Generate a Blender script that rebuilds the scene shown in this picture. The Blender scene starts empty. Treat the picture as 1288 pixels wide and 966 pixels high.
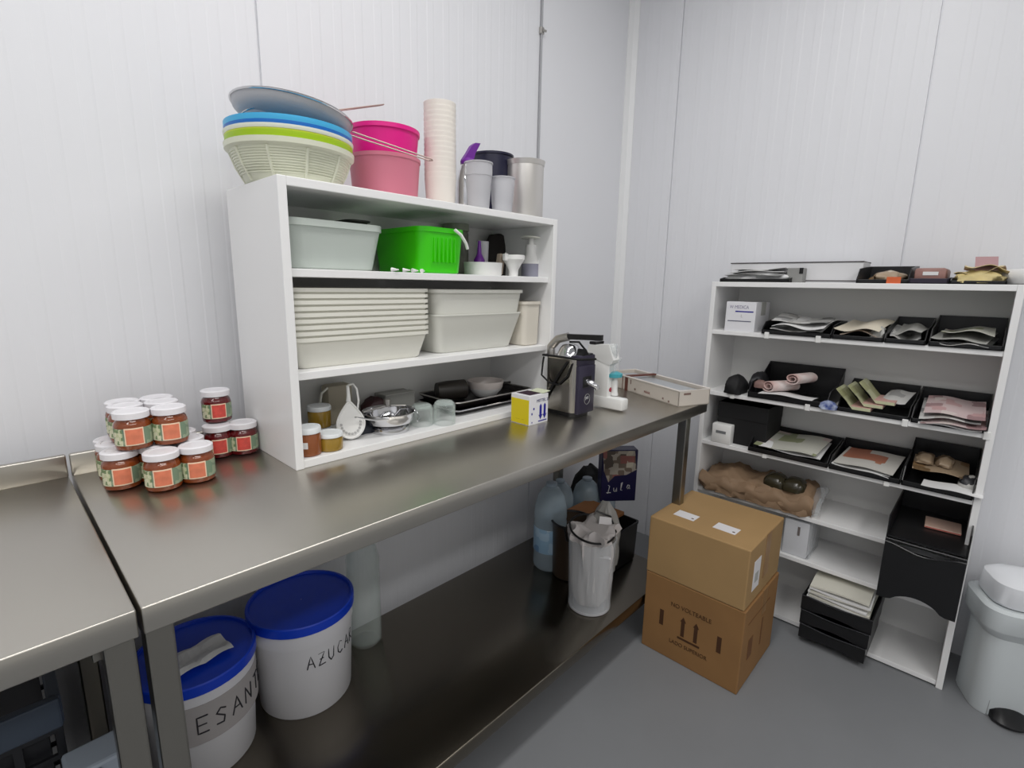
import bpy, bmesh, math, random
from mathutils import Vector, Matrix
PI = math.pi
random.seed(7)
SC = bpy.context.scene
COL = SC.collection
# ------------------------------------------------------------------ camera
CAM = Vector((-2.0727, -1.3035, 1.2446)); FPX = 639.4652
YAW, PITCH, ROLL = .8117, -.1938, .0182
cy_, sy_ = math.cos(YAW), math.sin(YAW); cp_, sp_ = math.cos(PITCH), math.sin(PITCH)
FW = Vector((sy_*cp_, cy_*cp_, sp_)); R0 = Vector((cy_, -sy_, 0)); U0 = R0.cross(FW)
c_, s_ = math.cos(ROLL), math.sin(ROLL)
RT = R0*c_ + U0*s_; UP = -R0*s_ + U0*c_
cd = bpy.data.cameras.new('camera'); cam = bpy.data.objects.new('camera', cd); COL.objects.link(cam)
cd.sensor_width = 36; cd.lens = FPX/1288*36; cd.clip_start = .02
cam.matrix_world = Matrix(((RT.x, UP.x, -FW.x, CAM.x), (RT.y, UP.y, -FW.y, CAM.y), (RT.z, UP.z, -FW.z, CAM.z), (0, 0, 0, 1)))
SC.camera = cam

def ray(u, v): return FW + RT*((u-644)/FPX) - UP*((v-483)/FPX)
def U(u, v, ax, val):
    """where the line of sight through a photo pixel meets a plane of the room"""
    d = ray(u, v); i = 'xyz'.index(ax)
    return CAM + d*((val-CAM[i])/d[i])
def zat(u, v, x, y):
    d = ray(u, v); h = math.hypot(d.x, d.y)
    return CAM.z + d.z*math.hypot(x-CAM.x, y-CAM.y)/h
def cyl(ul, ur, v, yc):
    """centre x and radius of an upright round thing whose sides pass two pixels, its axis at depth yc"""
    a = ray(ul, v); b = ray(ur, v)
    t1 = math.atan2(a.y, a.x); t2 = math.atan2(b.y, b.x); t = (t1+t2)/2
    D = (yc-CAM.y)/math.sin(t)
    return CAM.x + D*math.cos(t), abs(D*math.sin((t1-t2)/2))
def front(u, v, z, r):
    """axis of a round thing of radius r whose nearest base point is at a pixel"""
    p = U(u, v, 'z', z); d = Vector((p.x-CAM.x, p.y-CAM.y, 0)).normalized()
    return p.x + d.x*r, p.y + d.y*r
# ------------------------------------------------------------------ materials
def lin(c):
    return c/12.92 if c <= .04045 else ((c+.055)/1.055)**2.4
def rgb(r, g, b): return (lin(r/255), lin(g/255), lin(b/255), 1)
MATS = {}
def mat(name, col=(200, 200, 200), rough=.5, metal=0, spec=.5, alpha=1, trans=0, ior=1.45, noise=0, nscale=20, bump=0, bscale=200,
        stretch=None, sss=0, coat=0, noise_col=None, aniso=0):
    if name in MATS: return MATS[name]
    m = bpy.data.materials.new(name); m.use_nodes = True
    nt = m.node_tree; b = nt.nodes['Principled BSDF']
    c = rgb(*col)
    b.inputs['Base Color'].default_value = c
    b.inputs['Roughness'].default_value = rough; b.inputs['Metallic'].default_value = metal
    b.inputs['Specular IOR Level'].default_value = spec; b.inputs['IOR'].default_value = ior
    b.inputs['Alpha'].default_value = alpha; b.inputs['Transmission Weight'].default_value = trans
    b.inputs['Coat Weight'].default_value = coat
    if sss:
        b.inputs['Subsurface Weight'].default_value = sss; b.inputs['Subsurface Radius'].default_value = (.02, .02, .02)
    if aniso: b.inputs['Anisotropic'].default_value = aniso
    if noise or bump:
        tc = nt.nodes.new('ShaderNodeTexCoord'); mp = nt.nodes.new('ShaderNodeMapping')
        nt.links.new(tc.outputs['Object'], mp.inputs['Vector'])
        if stretch: mp.inputs['Scale'].default_value = stretch
    if noise:
        n = nt.nodes.new('ShaderNodeTexNoise'); n.inputs['Scale'].default_value = nscale; n.inputs['Detail'].default_value = 4
        nt.links.new(mp.outputs['Vector'], n.inputs['Vector'])
        mx = nt.nodes.new('ShaderNodeMix'); mx.data_type = 'RGBA'
        c2 = rgb(*noise_col) if noise_col else tuple(x*(1-noise) for x in c[:3]) + (1,)
        ramp = nt.nodes.new('ShaderNodeValToRGB'); ramp.color_ramp.elements[0].position = .35; ramp.color_ramp.elements[1].position = .65
        nt.links.new(n.outputs['Fac'], ramp.inputs['Fac'])
        nt.links.new(ramp.outputs['Color'], mx.inputs['Factor'])
        mx.inputs['A'].default_value = c; mx.inputs['B'].default_value = c2
        nt.links.new(mx.outputs['Result'], b.inputs['Base Color'])
    if bump:
        n2 = nt.nodes.new('ShaderNodeTexNoise'); n2.inputs['Scale'].default_value = bscale; n2.inputs['Detail'].default_value = 3
        nt.links.new(mp.outputs['Vector'], n2.inputs['Vector'])
        bp = nt.nodes.new('ShaderNodeBump'); bp.inputs['Strength'].default_value = bump; bp.inputs['Distance'].default_value = .002
        nt.links.new(n2.outputs['Fac'], bp.inputs['Height']); nt.links.new(bp.outputs['Normal'], b.inputs['Normal'])
    MATS[name] = m
    return m
def printed(name, paper, inks, scale=18, rough=.45):
    """paper printed in coloured blocks (Voronoi cells) with fine text-like bands"""
    if name in MATS: return MATS[name]
    m = bpy.data.materials.new(name); m.use_nodes = True; nt = m.node_tree; b = nt.nodes['Principled BSDF']
    b.inputs['Roughness'].default_value = rough
    tc = nt.nodes.new('ShaderNodeTexCoord'); vo = nt.nodes.new('ShaderNodeTexVoronoi'); vo.distance = 'CHEBYCHEV'
    vo.inputs['Scale'].default_value = scale; vo.inputs['Randomness'].default_value = .7
    nt.links.new(tc.outputs['Object'], vo.inputs['Vector'])
    sep = nt.nodes.new('ShaderNodeSeparateColor'); nt.links.new(vo.outputs['Color'], sep.inputs['Color'])
    ra = nt.nodes.new('ShaderNodeValToRGB'); ra.color_ramp.interpolation = 'CONSTANT'
    cols = [paper] + list(inks)
    el = ra.color_ramp.elements; el[0].color = rgb(*cols[0]); el[0].position = 0
    step = .55/len(inks); pos = .45
    for i, c in enumerate(cols[1:]):
        e = el[1] if i == 0 else el.new(pos); e.position = pos; e.color = rgb(*c); pos += step
    nt.links.new(sep.outputs['Red'], ra.inputs['Fac']); nt.links.new(ra.outputs['Color'], b.inputs['Base Color'])
    MATS[name] = m
    return m
def glass(name, col=(235, 245, 242), rough=.03, alpha=.22):
    """thin clear wall: mostly see-through with a glossy sheen"""
    if name in MATS: return MATS[name]
    m = bpy.data.materials.new(name); m.use_nodes = True; nt = m.node_tree
    for n in list(nt.nodes):
        if n.type != 'OUTPUT_MATERIAL': nt.nodes.remove(n)
    out = [n for n in nt.nodes][0]
    tr = nt.nodes.new('ShaderNodeBsdfTransparent'); tr.inputs['Color'].default_value = (.985, .992, .99, 1)
    pb = nt.nodes.new('ShaderNodeBsdfPrincipled'); pb.inputs['Base Color'].default_value = rgb(*col); pb.inputs['Roughness'].default_value = rough
    fr = nt.nodes.new('ShaderNodeLayerWeight'); fr.inputs['Blend'].default_value = .35
    mr = nt.nodes.new('ShaderNodeMapRange'); mr.inputs['To Min'].default_value = alpha; mr.inputs['To Max'].default_value = min(1, alpha+.45)
    nt.links.new(fr.outputs['Facing'], mr.inputs['Value'])
    mx = nt.nodes.new('ShaderNodeMixShader')
    nt.links.new(mr.outputs['Result'], mx.inputs['Fac']); nt.links.new(tr.outputs['BSDF'], mx.inputs[1]); nt.links.new(pb.outputs['BSDF'], mx.inputs[2])
    nt.links.new(mx.outputs['Shader'], out.inputs['Surface'])
    MATS[name] = m
    return m
# ------------------------------------------------------------------ mesh builder
class MB:
    def __init__(s): s.bm = bmesh.new(); s.mi = 0; s.xf = Matrix.Identity(4)
    def v(s, p): return s.bm.verts.new(s.xf @ Vector(p))
    def f(s, vs):
        try:
            f = s.bm.faces.new(vs); f.material_index = s.mi; return f
        except ValueError: return None
    def box(s, x0, x1, y0, y1, z0, z1, bevel=0, taper=0):
        t = taper
        P = [(x0+t, y0+t, z0), (x1-t, y0+t, z0), (x1-t, y1-t, z0), (x0+t, y1-t, z0), (x0, y0, z1), (x1, y0, z1), (x1, y1, z1), (x0, y1, z1)]
        vs = [s.v(p) for p in P]
        fs = [s.f([vs[i] for i in q]) for q in ((0, 3, 2, 1), (4, 5, 6, 7), (0, 1, 5, 4), (1, 2, 6, 5), (2, 3, 7, 6), (3, 0, 4, 7))]
        if bevel:
            es = {e for f in fs for e in f.edges}
            r = bmesh.ops.bevel(s.bm, geom=list(es), offset=bevel, segments=2, profile=.5, affect='EDGES')
            for f in r['faces']: f.material_index = s.mi
        return s
    def rings(s, rs, closed=True, cap0=True, cap1=False):
        R = [[s.v(p) for p in r] for r in rs]
        for a, b in zip(R, R[1:]):
            n = len(a)
            for i in range(n if closed else n-1):
                j = (i+1) % n; s.f([a[i], a[j], b[j], b[i]])
        if cap0: s.f(R[0][::-1])
        if cap1: s.f(R[-1])
        return s
    def lathe(s, prof, seg=32, c=(0, 0, 0), a0=0, a1=2*PI, cap0=True, cap1=True):
        full = abs(a1-a0-2*PI) < 1e-6; n = seg if full else seg+1
        rs = []
        for r, z in prof:
            r = max(r, 1e-5)
            rs.append([(c[0]+r*math.cos(a0+(a1-a0)*i/seg), c[1]+r*math.sin(a0+(a1-a0)*i/seg), c[2]+z) for i in range(n)])
        return s.rings(rs, full, cap0 and full, cap1 and full)
    def tube(s, pts, r, seg=8, closed=False, caps=True):
        pts = [Vector(p) for p in pts]; n = len(pts); rs = []
        prev = None
        for i, p in enumerate(pts):
            if closed: t = (pts[(i+1) % n]-pts[i-1]).normalized()
            else: t = (pts[min(i+1, n-1)]-pts[max(i-1, 0)]).normalized()
            if prev is None:
                a = Vector((0, 0, 1)) if abs(t.z) < .9 else Vector((1, 0, 0))
                nr = t.cross(a).normalized()
            else: nr = (prev - t*prev.dot(t)).normalized()
            prev = nr; bn = t.cross(nr); rr = r[i] if isinstance(r, (list, tuple)) else r
            rs.append([p + nr*rr*math.cos(2*PI*k/seg) + bn*rr*math.sin(2*PI*k/seg) for k in range(seg)])
        if closed: rs.append(rs[0])
        s.rings(rs, True, caps and not closed, caps and not closed)
        return s
    def rrect(s, hx, hy, r, z, n=5):
        out = []
        for cx, cy, a in ((hx-r, hy-r, 0), (-hx+r, hy-r, PI/2), (-hx+r, -hy+r, PI), (hx-r, -hy+r, 3*PI/2)):
            for i in range(n+1):
                t = a + PI/2*i/n; out.append((cx+r*math.cos(t), cy+r*math.sin(t), z))
        return out
    def tub(s, hx, hy, h, r=.02, taper=.01, wall=.003, lip=.006, liph=.008, floor=.003, n=5):
        """open rounded-rectangle tub: outside, lip, inside"""
        q = s.rrect
        s.rings([q(hx-taper-.004, hy-taper-.004, r, 0, n), q(hx-taper, hy-taper, r, .004, n), q(hx, hy, r, h-liph, n), q(hx+lip, hy+lip, r+lip, h-liph, n),
                 q(hx+lip, hy+lip, r+lip, h, n), q(hx-wall, hy-wall, r, h, n), q(hx-taper-wall, hy-taper-wall, r, floor, n)], True, True, True)
        return s
    def prism(s, poly, z0, z1):
        """polygon in xy pulled up in z"""
        return s.rings([[(x, y, z0) for x, y in poly], [(x, y, z1) for x, y in poly]], True, True, True)
    def slab(s, poly, y0, y1):
        """polygon in xz pulled in y"""
        return s.rings([[(x, y0, z) for x, z in poly], [(x, y1, z) for x, z in poly]], True, True, True)
    def sheet(s, w, d, fn, nx=10, ny=8, th=.002):
        top = [[s.v((w*(i/nx-.5), d*(j/ny-.5), fn(i/nx, j/ny)+th)) for j in range(ny+1)] for i in range(nx+1)]
        bot = [[s.v((w*(i/nx-.5), d*(j/ny-.5), fn(i/nx, j/ny))) for j in range(ny+1)] for i in range(nx+1)]
        for i in range(nx):
            for j in range(ny):
                s.f([top[i][j], top[i+1][j], top[i+1][j+1], top[i][j+1]]); s.f([bot[i][j], bot[i][j+1], bot[i+1][j+1], bot[i+1][j]])
        for i in range(nx):
            s.f([top[i][0], bot[i][0], bot[i+1][0], top[i+1][0]]); s.f([top[i][ny], top[i+1][ny], bot[i+1][ny], bot[i][ny]])
        for j in range(ny):
            s.f([top[0][j], top[0][j+1], bot[0][j+1], bot[0][j]]); s.f([top[nx][j], bot[nx][j], bot[nx][j+1], top[nx][j+1]])
        return s
def obj(name, b, mats, parent=None, loc=None, rot=None, smooth=False, angle=40):
    bmesh.ops.recalc_face_normals(b.bm, faces=b.bm.faces)
    me = bpy.data.meshes.new(name); b.bm.to_mesh(me); b.bm.free()
    for m in (mats if isinstance(mats, (list, tuple)) else [mats]): me.materials.append(m)
    if smooth:
        me.polygons.foreach_set('use_smooth', [True]*len(me.polygons))
        me.set_sharp_from_angle(angle=math.radians(angle))
    o = bpy.data.objects.new(name, me); COL.objects.link(o)
    if parent: o.parent = parent
    if loc: o.location = loc
    if rot: o.rotation_euler = rot
    return o
def tag(o, label, cat, group=None, kind=None):
    o['label'] = label; o['category'] = cat
    if group: o['group'] = group
    if kind: o['kind'] = kind
    return o
def thing(name, label, cat, loc=(0, 0, 0), rz=0, group=None, rot=None):
    o = bpy.data.objects.new(name, None); o.empty_display_size = .05; COL.objects.link(o)
    o.location = loc; o.rotation_euler = rot if rot else (0, 0, rz)
    return tag(o, label, cat, group)
def struct(name, b, m, smooth=False):
    o = obj(name, b, m, smooth=smooth); o['kind'] = 'structure'; return o
def dup(root, loc, label=None, rz=None, group=None):
    r = root.copy(); COL.objects.link(r); r.location = loc
    if rz is not None: r.rotation_euler = (0, 0, rz)
    if label: r['label'] = label
    if group: r['group'] = group
    for ch in list(root.children):
        c = ch.copy(); COL.objects.link(c); c.parent = r
        for g in ch.children:
            d = g.copy(); COL.objects.link(d); d.parent = c
    return r
def text(name, body, size, m, parent, loc, rot, squash=1, ext=.0003):
    cu = bpy.data.curves.new(name, 'FONT'); cu.body = body; cu.size = size; cu.extrude = ext; cu.align_x = 'CENTER'; cu.align_y = 'CENTER'
    t = bpy.data.objects.new(name, cu); COL.objects.link(t)
    dg = bpy.context.evaluated_depsgraph_get()
    me = bpy.data.meshes.new_from_object(t.evaluated_get(dg)); bpy.data.objects.remove(t)
    me.materials.clear(); me.materials.append(m)
    o = bpy.data.objects.new(name, me); COL.objects.link(o); o.parent = parent; o.location = loc; o.rotation_euler = rot; o.scale = (squash, 1, 1)
    return o
FACE_Y = (PI/2, 0, 0)            # lettering that faces -y
FACE_X = (PI/2, 0, -PI/2)        # lettering that faces -x
STROKE = {'A': [[(0, 0), (.4, 1), (.8, 0)], [(.15, .38), (.65, .36)]], 'Z': [[(0, .95), (.7, 1), (.05, 0), (.8, .05)], [(.15, .5), (.6, .52)]],
          'U': [[(0, 1), (.02, .3), (.3, 0), (.6, .2), (.68, 1)]], 'C': [[(.7, .85), (.35, 1), (.05, .6), (.1, .2), (.4, 0), (.75, .15)]],
          'R': [[(0, 0), (.05, 1), (.5, .95), (.6, .7), (.1, .5), (.7, 0)]], 'E': [[(.7, 1), (0, 1), (0, 0), (.7, 0)], [(0, .5), (.6, .5)]],
          'S': [[(.7, .85), (.35, 1), (.05, .75), (.6, .4), (.5, .05), (0, .1)]], 'N': [[(0, 0), (.05, 1), (.65, 0), (.7, 1)]],
          'T': [[(0, 1), (.8, 1)], [(.4, 1), (.38, 0)]],
          'L': [[(.1, 1), (.3, .9), (.1, 0), (-.1, .1), (.5, .1)]], 'u': [[(0, .5), (.05, .1), (.3, .05), (.5, .5), (.52, .05)]],
          'l': [[(.1, .1), (.35, 1), (.15, .9), (.12, .05), (.35, .05)]], 'a': [[(.5, .45), (.2, .5), (.05, .2), (.25, .02), (.5, .4), (.55, .02)]]}
def handwriting(name, word, r, zc, hgt, a_mid, step, m, parent, rad=.0011, rise=0):
    """marker lettering written round the outside of a bucket"""
    b = MB(); n = len(word)
    for i, ch in enumerate(word):
        for st in STROKE[ch]:
            pts = []
            for k in range(len(st)-1):
                for q in range(4):
                    t = q/4; pts.append((st[k][0]*(1-t)+st[k+1][0]*t, st[k][1]*(1-t)+st[k+1][1]*t))
            pts.append(st[-1])
            P = []
            for x, y in pts:
                s = (i-n/2+x*.85)*step; a = a_mid + s/r
                P.append((r*math.cos(a), r*math.sin(a), zc + (y-.5)*hgt + rise*s))
            b.tube(P, rad, 5)
    return obj(name, b, m, parent)
# palette
white_board = mat('white melamine board', (236, 236, 236), .35)
back_board = mat('grey white back board', (226, 226, 224), .5)
steel = mat('brushed stainless steel', (190, 186, 178), .3, 1)
steel_side = mat('stainless steel sheet', (150, 147, 140), .3, 1)
chrome = mat('polished steel', (205, 205, 207), .1, 1)
dull_steel = mat('dull steel', (185, 182, 178), .35, 1)
white_pl = mat('white plastic', (232, 232, 230), .35)
cream_pl = mat('cream white plastic', (231, 231, 222), .4)
milky = mat('milky translucent plastic', (226, 234, 228), .35, trans=.35, ior=1.1, alpha=.9)
frost = mat('frosted clear plastic', (222, 222, 226), .3, trans=.3, ior=1.1, alpha=.82)
tub_pl = mat('off white translucent plastic', (222, 222, 214), .35, alpha=.95)
black_pl = mat('black plastic', (20, 20, 22), .35)
black_matte = mat('matte black', (15, 15, 17), .7)
navy_pl = mat('dark navy plastic', (24, 24, 50), .35)
blue_lid = mat('blue bucket lid plastic', (14, 62, 196), .35)
green_pl = mat('bright green plastic', (62, 205, 10), .3)
kraft = mat('brown cardboard', (176, 132, 78), .75, noise=.12, nscale=6, bump=.15, bscale=60, stretch=(1, 1, 8))
ink = mat('dark brown print', (70, 42, 20), .7)
marker = mat('black marker ink', (40, 40, 46), .6)
paper_w = mat('white paper', (226, 226, 226), .6)
paper_c = mat('cream paper', (222, 214, 196), .6)
paper_g = mat('grey paper', (176, 176, 172), .6)
purple = mat('purple plastic', (104, 32, 140), .35)
clear = glass('clear glass', (225, 236, 232), .03, .05)
clear_pl = glass('clear plastic', (225, 228, 232), .12, .14)
# ------------------------------------------------------------------ the room
WB, WR, CEIL, XL_ROOM, YF_ROOM = .095, .152, 2.75, -4.0, -3.5
wall_m = mat('white lacquered wall panel', (228, 229, 233), .45)
trim_m = mat('white corner profile', (236, 237, 238), .4)
seal_m = mat('grey panel joint seal', (168, 169, 173), .6)
def ribbed(a0, a1, joints, plain=()):
    """plan of a ribbed sandwich panel wall: (along, out) points, joints are narrow grooves"""
    pts = []; a = a0; pitch = .062
    n = int((a1-a0)/pitch)
    ev = []
    for i in range(n):
        c = a0 + (i+.5)*pitch
        if any(abs(c-j) < .03 for j in joints) or any(p0 < c < p1 for p0, p1 in plain): continue
        ev += [(c-.014, 0), (c-.010, .0006), (c+.010, .0006), (c+.014, 0)]
    for j in joints: ev += [(j-.003, 0), (j-.0022, -.006), (j+.0022, -.006), (j+.003, 0)]
    ev.sort(); return [(a0, 0)] + ev + [(a1, 0)]
b = MB()
pr = ribbed(XL_ROOM, WR, (-2.515, -1.515, -.479), ((-.45, .3),))
poly = [(x, WB-o) for x, o in pr]
b.rings([[(x, y, 0) for x, y in poly] + [(WR+.1, WB, 0), (WR+.1, WB+.1, 0), (XL_ROOM, WB+.1, 0)],
         [(x, y, CEIL) for x, y in poly] + [(WR+.1, WB, CEIL), (WR+.1, WB+.1, CEIL), (XL_ROOM, WB+.1, CEIL)]], True, True, True)
struct('wall_back', b, wall_m)
b = MB()
pr = ribbed(YF_ROOM, WB, (-2.02, -1.03, -.152), ())
b.rings([[(WR-o, y, 0) for y, o in pr] + [(WR+.1, WB, 0), (WR+.1, YF_ROOM, 0)], [(WR-o, y, CEIL) for y, o in pr] + [(WR+.1, WB, CEIL), (WR+.1, YF_ROOM, CEIL)]], True, True, True)
struct('wall_right', b, wall_m)
struct('wall_left', MB().box(XL_ROOM-.1, XL_ROOM, YF_ROOM, WB+.1, 0, CEIL), wall_m)
struct('ceiling', MB().box(XL_ROOM-.1, WR+.1, YF_ROOM-.1, WB+.1, CEIL, CEIL+.1), mat('white ceiling panel', (228, 229, 231), .5))
struct('floor', MB().box(XL_ROOM-.1, WR+.1, YF_ROOM-.1, WB+.1, -.1, 0),
       mat('grey epoxy floor', (128, 130, 133), .42, noise=.06, nscale=3, bump=.04, bscale=300))
b = MB(); w = .036
b.rings([[(WR, WB, z), (WR-w, WB, z), (WR-w, WB-.004, z), (WR-.016, WB-.016, z), (WR-.004, WB-w, z), (WR, WB-w, z)] for z in (0, CEIL)], True, True, True)
struct('trim_1', b, trim_m)
t = thing('electrical_conduit', 'thin grey conduit running up the back wall along a panel joint', 'conduit', (-.479, WB-.006, .9))
obj('pipe', MB().tube([(0, 0, 0), (0, 0, 1.85)], .0042, 8), seal_m, t, smooth=True)
b = MB(); b.box(-.010, .010, -.006, .006, 1.262, 1.286, .003); b.tube([(0, -.005, 1.274), (.012, -.014, 1.272)], .004, 8)
obj('pipe_clip', b, dull_steel, t)
# ------------------------------------------------------------------ steel work tables
TH = .85; TD = .600; LS = .186
def work_table(x0, x1, label, near_cross=False):
    t = thing('steel_work_table', label, 'work table', ((x0+x1)/2, -TD/2, 0))
    h = (x1-x0)/2; yf, yb = -TD/2, .015+TD/2
    obj('tabletop', MB().box(-h, h, yf, yb, .813, TH, .0022), steel, t, smooth=True, angle=50)
    obj('backsplash', MB().box(-h, h, yb-.0140, yb-.0005, TH-.002, TH+.045, .003), steel, t, smooth=True, angle=50)
    for sx in (-1, 1):
        for y in (yf+.020, yb-.052):
            b = MB(); xa = -h+.003 if sx < 0 else h-(.034 if near_cross else .112)
            b.box(xa, xa+.032, y, y+.032, .02, .815, .003)
            lg = obj('leg', b, steel_side, t)
            fb = MB(); fb.lathe([(.018, 0), (.018, .012), (.012, .024)], 16, (xa+.016, y+.016, 0))
            obj('foot', fb, black_pl, lg)
        xa = -h+.008 if sx < 0 else h-.042
        obj('side_rail', MB().box(xa, xa+.034, yf+.06, yb-.06, .765, .812, .002), steel_side, t)
    obj('lower_shelf', MB().box(-h+.03, h-.03, yf+.055, yb-.01, LS-.038, LS, .003), mat('darker stainless shelf', (122, 116, 106), .24, 1), t, smooth=True, angle=50)  # base colour darker than the tabletop steel
    return t
work_table(-1.979, -.325, 'long stainless steel work table carrying the white shelf unit and jam jars')
work_table(-3.45, -1.984, 'stainless steel work table with an empty top, butted against the longer table', True)
# ------------------------------------------------------------------ white shelf unit standing on the table
BL, BR, BD, BH = -1.647, -.801, .278, .591
Z1, Z2, Z3, Z4 = TH+.018, 1.055, 1.268, TH+BH        # the four surfaces
t = thing('tabletop_shelf_unit', 'white three-compartment shelf unit standing on the steel table', 'shelf unit', ((BL+BR)/2, -BD/2, TH))
hx = (BR-BL)/2; hy = BD/2
for sx in (-1, 1):
    xa = -hx if sx < 0 else hx-.018
    obj('side_panel', MB().box(xa, xa+.018, -hy, hy, 0, BH, .0015), white_board, t)
obj('top_board', MB().box(-hx+.018, hx-.018, -hy, hy, BH-.018, BH, .0015), white_board, t)
obj('bottom_board', MB().box(-hx+.018, hx-.018, -hy+.003, hy, 0, Z1-TH, .0015), white_board, t)
for z in (Z2, Z3):
    obj('shelf_board', MB().box(-hx+.018, hx-.018, -hy+.016, hy-.006, z-TH-.017, z-TH, .0015), white_board, t)
obj('back_panel', MB().box(-hx+.018, hx-.018, hy-.006, hy-.001, .018, BH-.018), back_board, t)
# ------------------------------------------------------------------ tall white shelf unit against the right-hand wall
SX, SXB, SL_, SR_, SH = -.099, .148, -.482, -1.342, 1.268
B1, B2, B3, B4, B5, B6 = 1.085, .845, .640, .440, .272, .022
t = thing('wall_shelf_unit', 'tall white shelf unit full of black trays against the wall', 'shelf unit', ((SX+SXB)/2, (SL_+SR_)/2, 0))
hx = (SXB-SX)/2; hy = (SL_-SR_)/2
for sy in (1, -1):
    ya = hy-.017 if sy > 0 else -hy
    obj('side_panel', MB().box(-hx, hx, ya, ya+.017, 0, SH, .0015), white_board, t)
obj('top_board', MB().box(-hx, hx, -hy+.017, hy-.017, SH-.018, SH, .0015), white_board, t)
boards = {}
for z in (B1, B2, B3, B4, B5, B6):
    boards[z] = obj('shelf_board', MB().box(-hx+.004, hx-.004, -hy+.017, hy-.017, z-.016, z, .0015), white_board, t)
obj('back_panel', MB().box(hx-.004, hx, -hy+.017, hy-.017, .006, SH-.018), back_board, t)
for z, ys in ((B1, (-.70, -.865)), (B2, (-.60, -.86, -1.135, -1.325)), (B3, (-.74, -1.115))):
    for y in ys:
        q = MB(); q.box(-hx-.003, -hx+.012, y-(SL_+SR_)/2-.008, y-(SL_+SR_)/2+.008, z-.018, z+.006, .002)
        obj('shelf_clip', q, white_pl, boards[z])
# ------------------------------------------------------------------ jam jars on the table
jam_o = mat('orange brown jam', (128, 62, 26), .15, coat=.5)
jam_r = mat('dark red jam', (92, 16, 20), .15, coat=.5)
lid_m = mat('white lacquered jar lid', (232, 230, 234), .3)
wrap_g = printed('green printed jar wrap', (120, 142, 118), ((108, 130, 110), (150, 164, 138)), 60)
wrap_c = printed('cream printed wrap panel', (214, 212, 184), ((120, 140, 100), (196, 200, 160)), 140)
lab_o = mat('orange jar label', (226, 130, 98), .5, noise=.18, nscale=60); lab_r = mat('red jar label', (222, 84, 74), .5, noise=.25, nscale=90)
lab_e = mat('cream label border', (240, 214, 186), .5)
JR, JH = .0300, .0735
def arc_patch(b, r0, r1, z0, z1, a0, a1, n=10):
    o = [[(r1*math.cos(a0+(a1-a0)*i/n), r1*math.sin(a0+(a1-a0)*i/n), z) for i in range(n+1)] for z in (z0, z1)]
    i_ = [[(r0*math.cos(a0+(a1-a0)*i/n), r0*math.sin(a0+(a1-a0)*i/n), z) for i in range(n+1)] for z in (z0, z1)]
    b.rings([o[0]+i_[0][::-1], o[1]+i_[1][::-1]], True, True, True)
def jam_jar(kind):
    t = thing('jam_jar', '', 'jar')
    jm = jam_o if kind == 'o' else jam_r
    obj('glass_body', MB().lathe([(JR-.006, 0), (JR-.001, .003), (JR, .008), (JR, .047), (JR-.002, .053), (JR-.006, .058), (JR-.006, .066)], 28), jm, t, smooth=True)
    b = MB().lathe([(JR-.002, .060), (JR-.0005, .0605), (JR-.0003, .0715), (JR-.003, JH), (JR-.009, JH), (JR-.010, JH-.0008)], 28)
    obj('lid', b, lid_m, t, smooth=True, angle=35)
    b = MB(); a = -PI/2
    arc_patch(b, JR-.0005, JR+.0006, .011, .0435, a-1.35, a+1.5, 22)
    lb = obj('label', b, wrap_g, t, smooth=True, angle=35)
    b = MB(); arc_patch(b, JR, JR+.0010, .0115, .043, a-1.3, a-.62, 6)
    obj('text_panel', b, wrap_c, lb)
    b = MB(); arc_patch(b, JR, JR+.0013, .0115, .0445, a-.50, a+.50, 8)
    b.mi = 1; arc_patch(b, JR+.0008, JR+.0018, .0138, .0422, a-.43, a+.43, 8)
    obj('picture_panel', b, [lab_e, lab_o if kind == 'o' else lab_r], lb)
    return t
proto = {'o': jam_jar('o'), 'r': jam_jar('r')}; used = set()
def put_jar(kind, x, y, z, label, group):
    rz = math.atan2(CAM.y-y, CAM.x-x)+PI/2 + random.uniform(-.10, .10) + .05
    if kind not in used:
        used.add(kind); o = proto[kind]; o.location = (x, y, z); o.rotation_euler = (0, 0, rz); o['label'] = label; o['group'] = group; return
    dup(proto[kind], (x, y, z), label, rz, group)
G = 'jam jars stacked on the steel table'
A = front(156.4, 617.5, TH, JR); B_ = front(208.2, 619.3, TH, JR); C_ = front(251, 608.6, TH, JR)
rows = ('front', 'middle', 'back')
def rowdir(i): return (.002*i, .0630*i)
for nm, P in (('column beside the table joint', A), ('centre column of the heap', B_), ('column nearest the red jars', C_)):
    for i, r in enumerate(rows):
        d = rowdir(i); y = P[1]+d[1]
        put_jar('o', P[0]+d[0], min(y, -.0315), TH, 'orange-labelled jam jar in the bottom layer, %s row, %s' % (r, nm), G)
ZJ = TH+JH+.0005
D_ = front(170.7, 567.5, ZJ, JR); E_ = front(217, 560.4, ZJ, JR)
for nm, P in (('above the table joint side', D_), ('on the side towards the red jars', E_)):
    for i, r in enumerate(rows):
        d = rowdir(i)
        put_jar('o', P[0]+d[0], min(P[1]+d[1], -.0315), ZJ, 'orange-labelled jam jar in the upper layer, %s row, %s' % (r, nm), G)
F_ = front(308.2, 572.9, TH, JR); G_ = front(277, 577.3, TH, JR)
for nm, P in (('touching the shelf unit', F_), ('nearest the orange jars', G_)):
    for i, r in enumerate(rows):
        y = P[1]+.0630*i
        if y > -.030: continue
        put_jar('r', P[0], y, TH, 'red-labelled jam jar in the bottom layer, %s row, %s' % (r, nm), G)
I_ = front(274.3, 532.7, ZJ, JR)
put_jar('r', I_[0], I_[1], ZJ, 'red-labelled jam jar standing alone on top of the other red jars', G)
# ------------------------------------------------------------------ top of the tabletop shelf unit
YT = -.14
def span(ul, ur, v, y=YT): return cyl(ul, ur, v, y)
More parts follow.
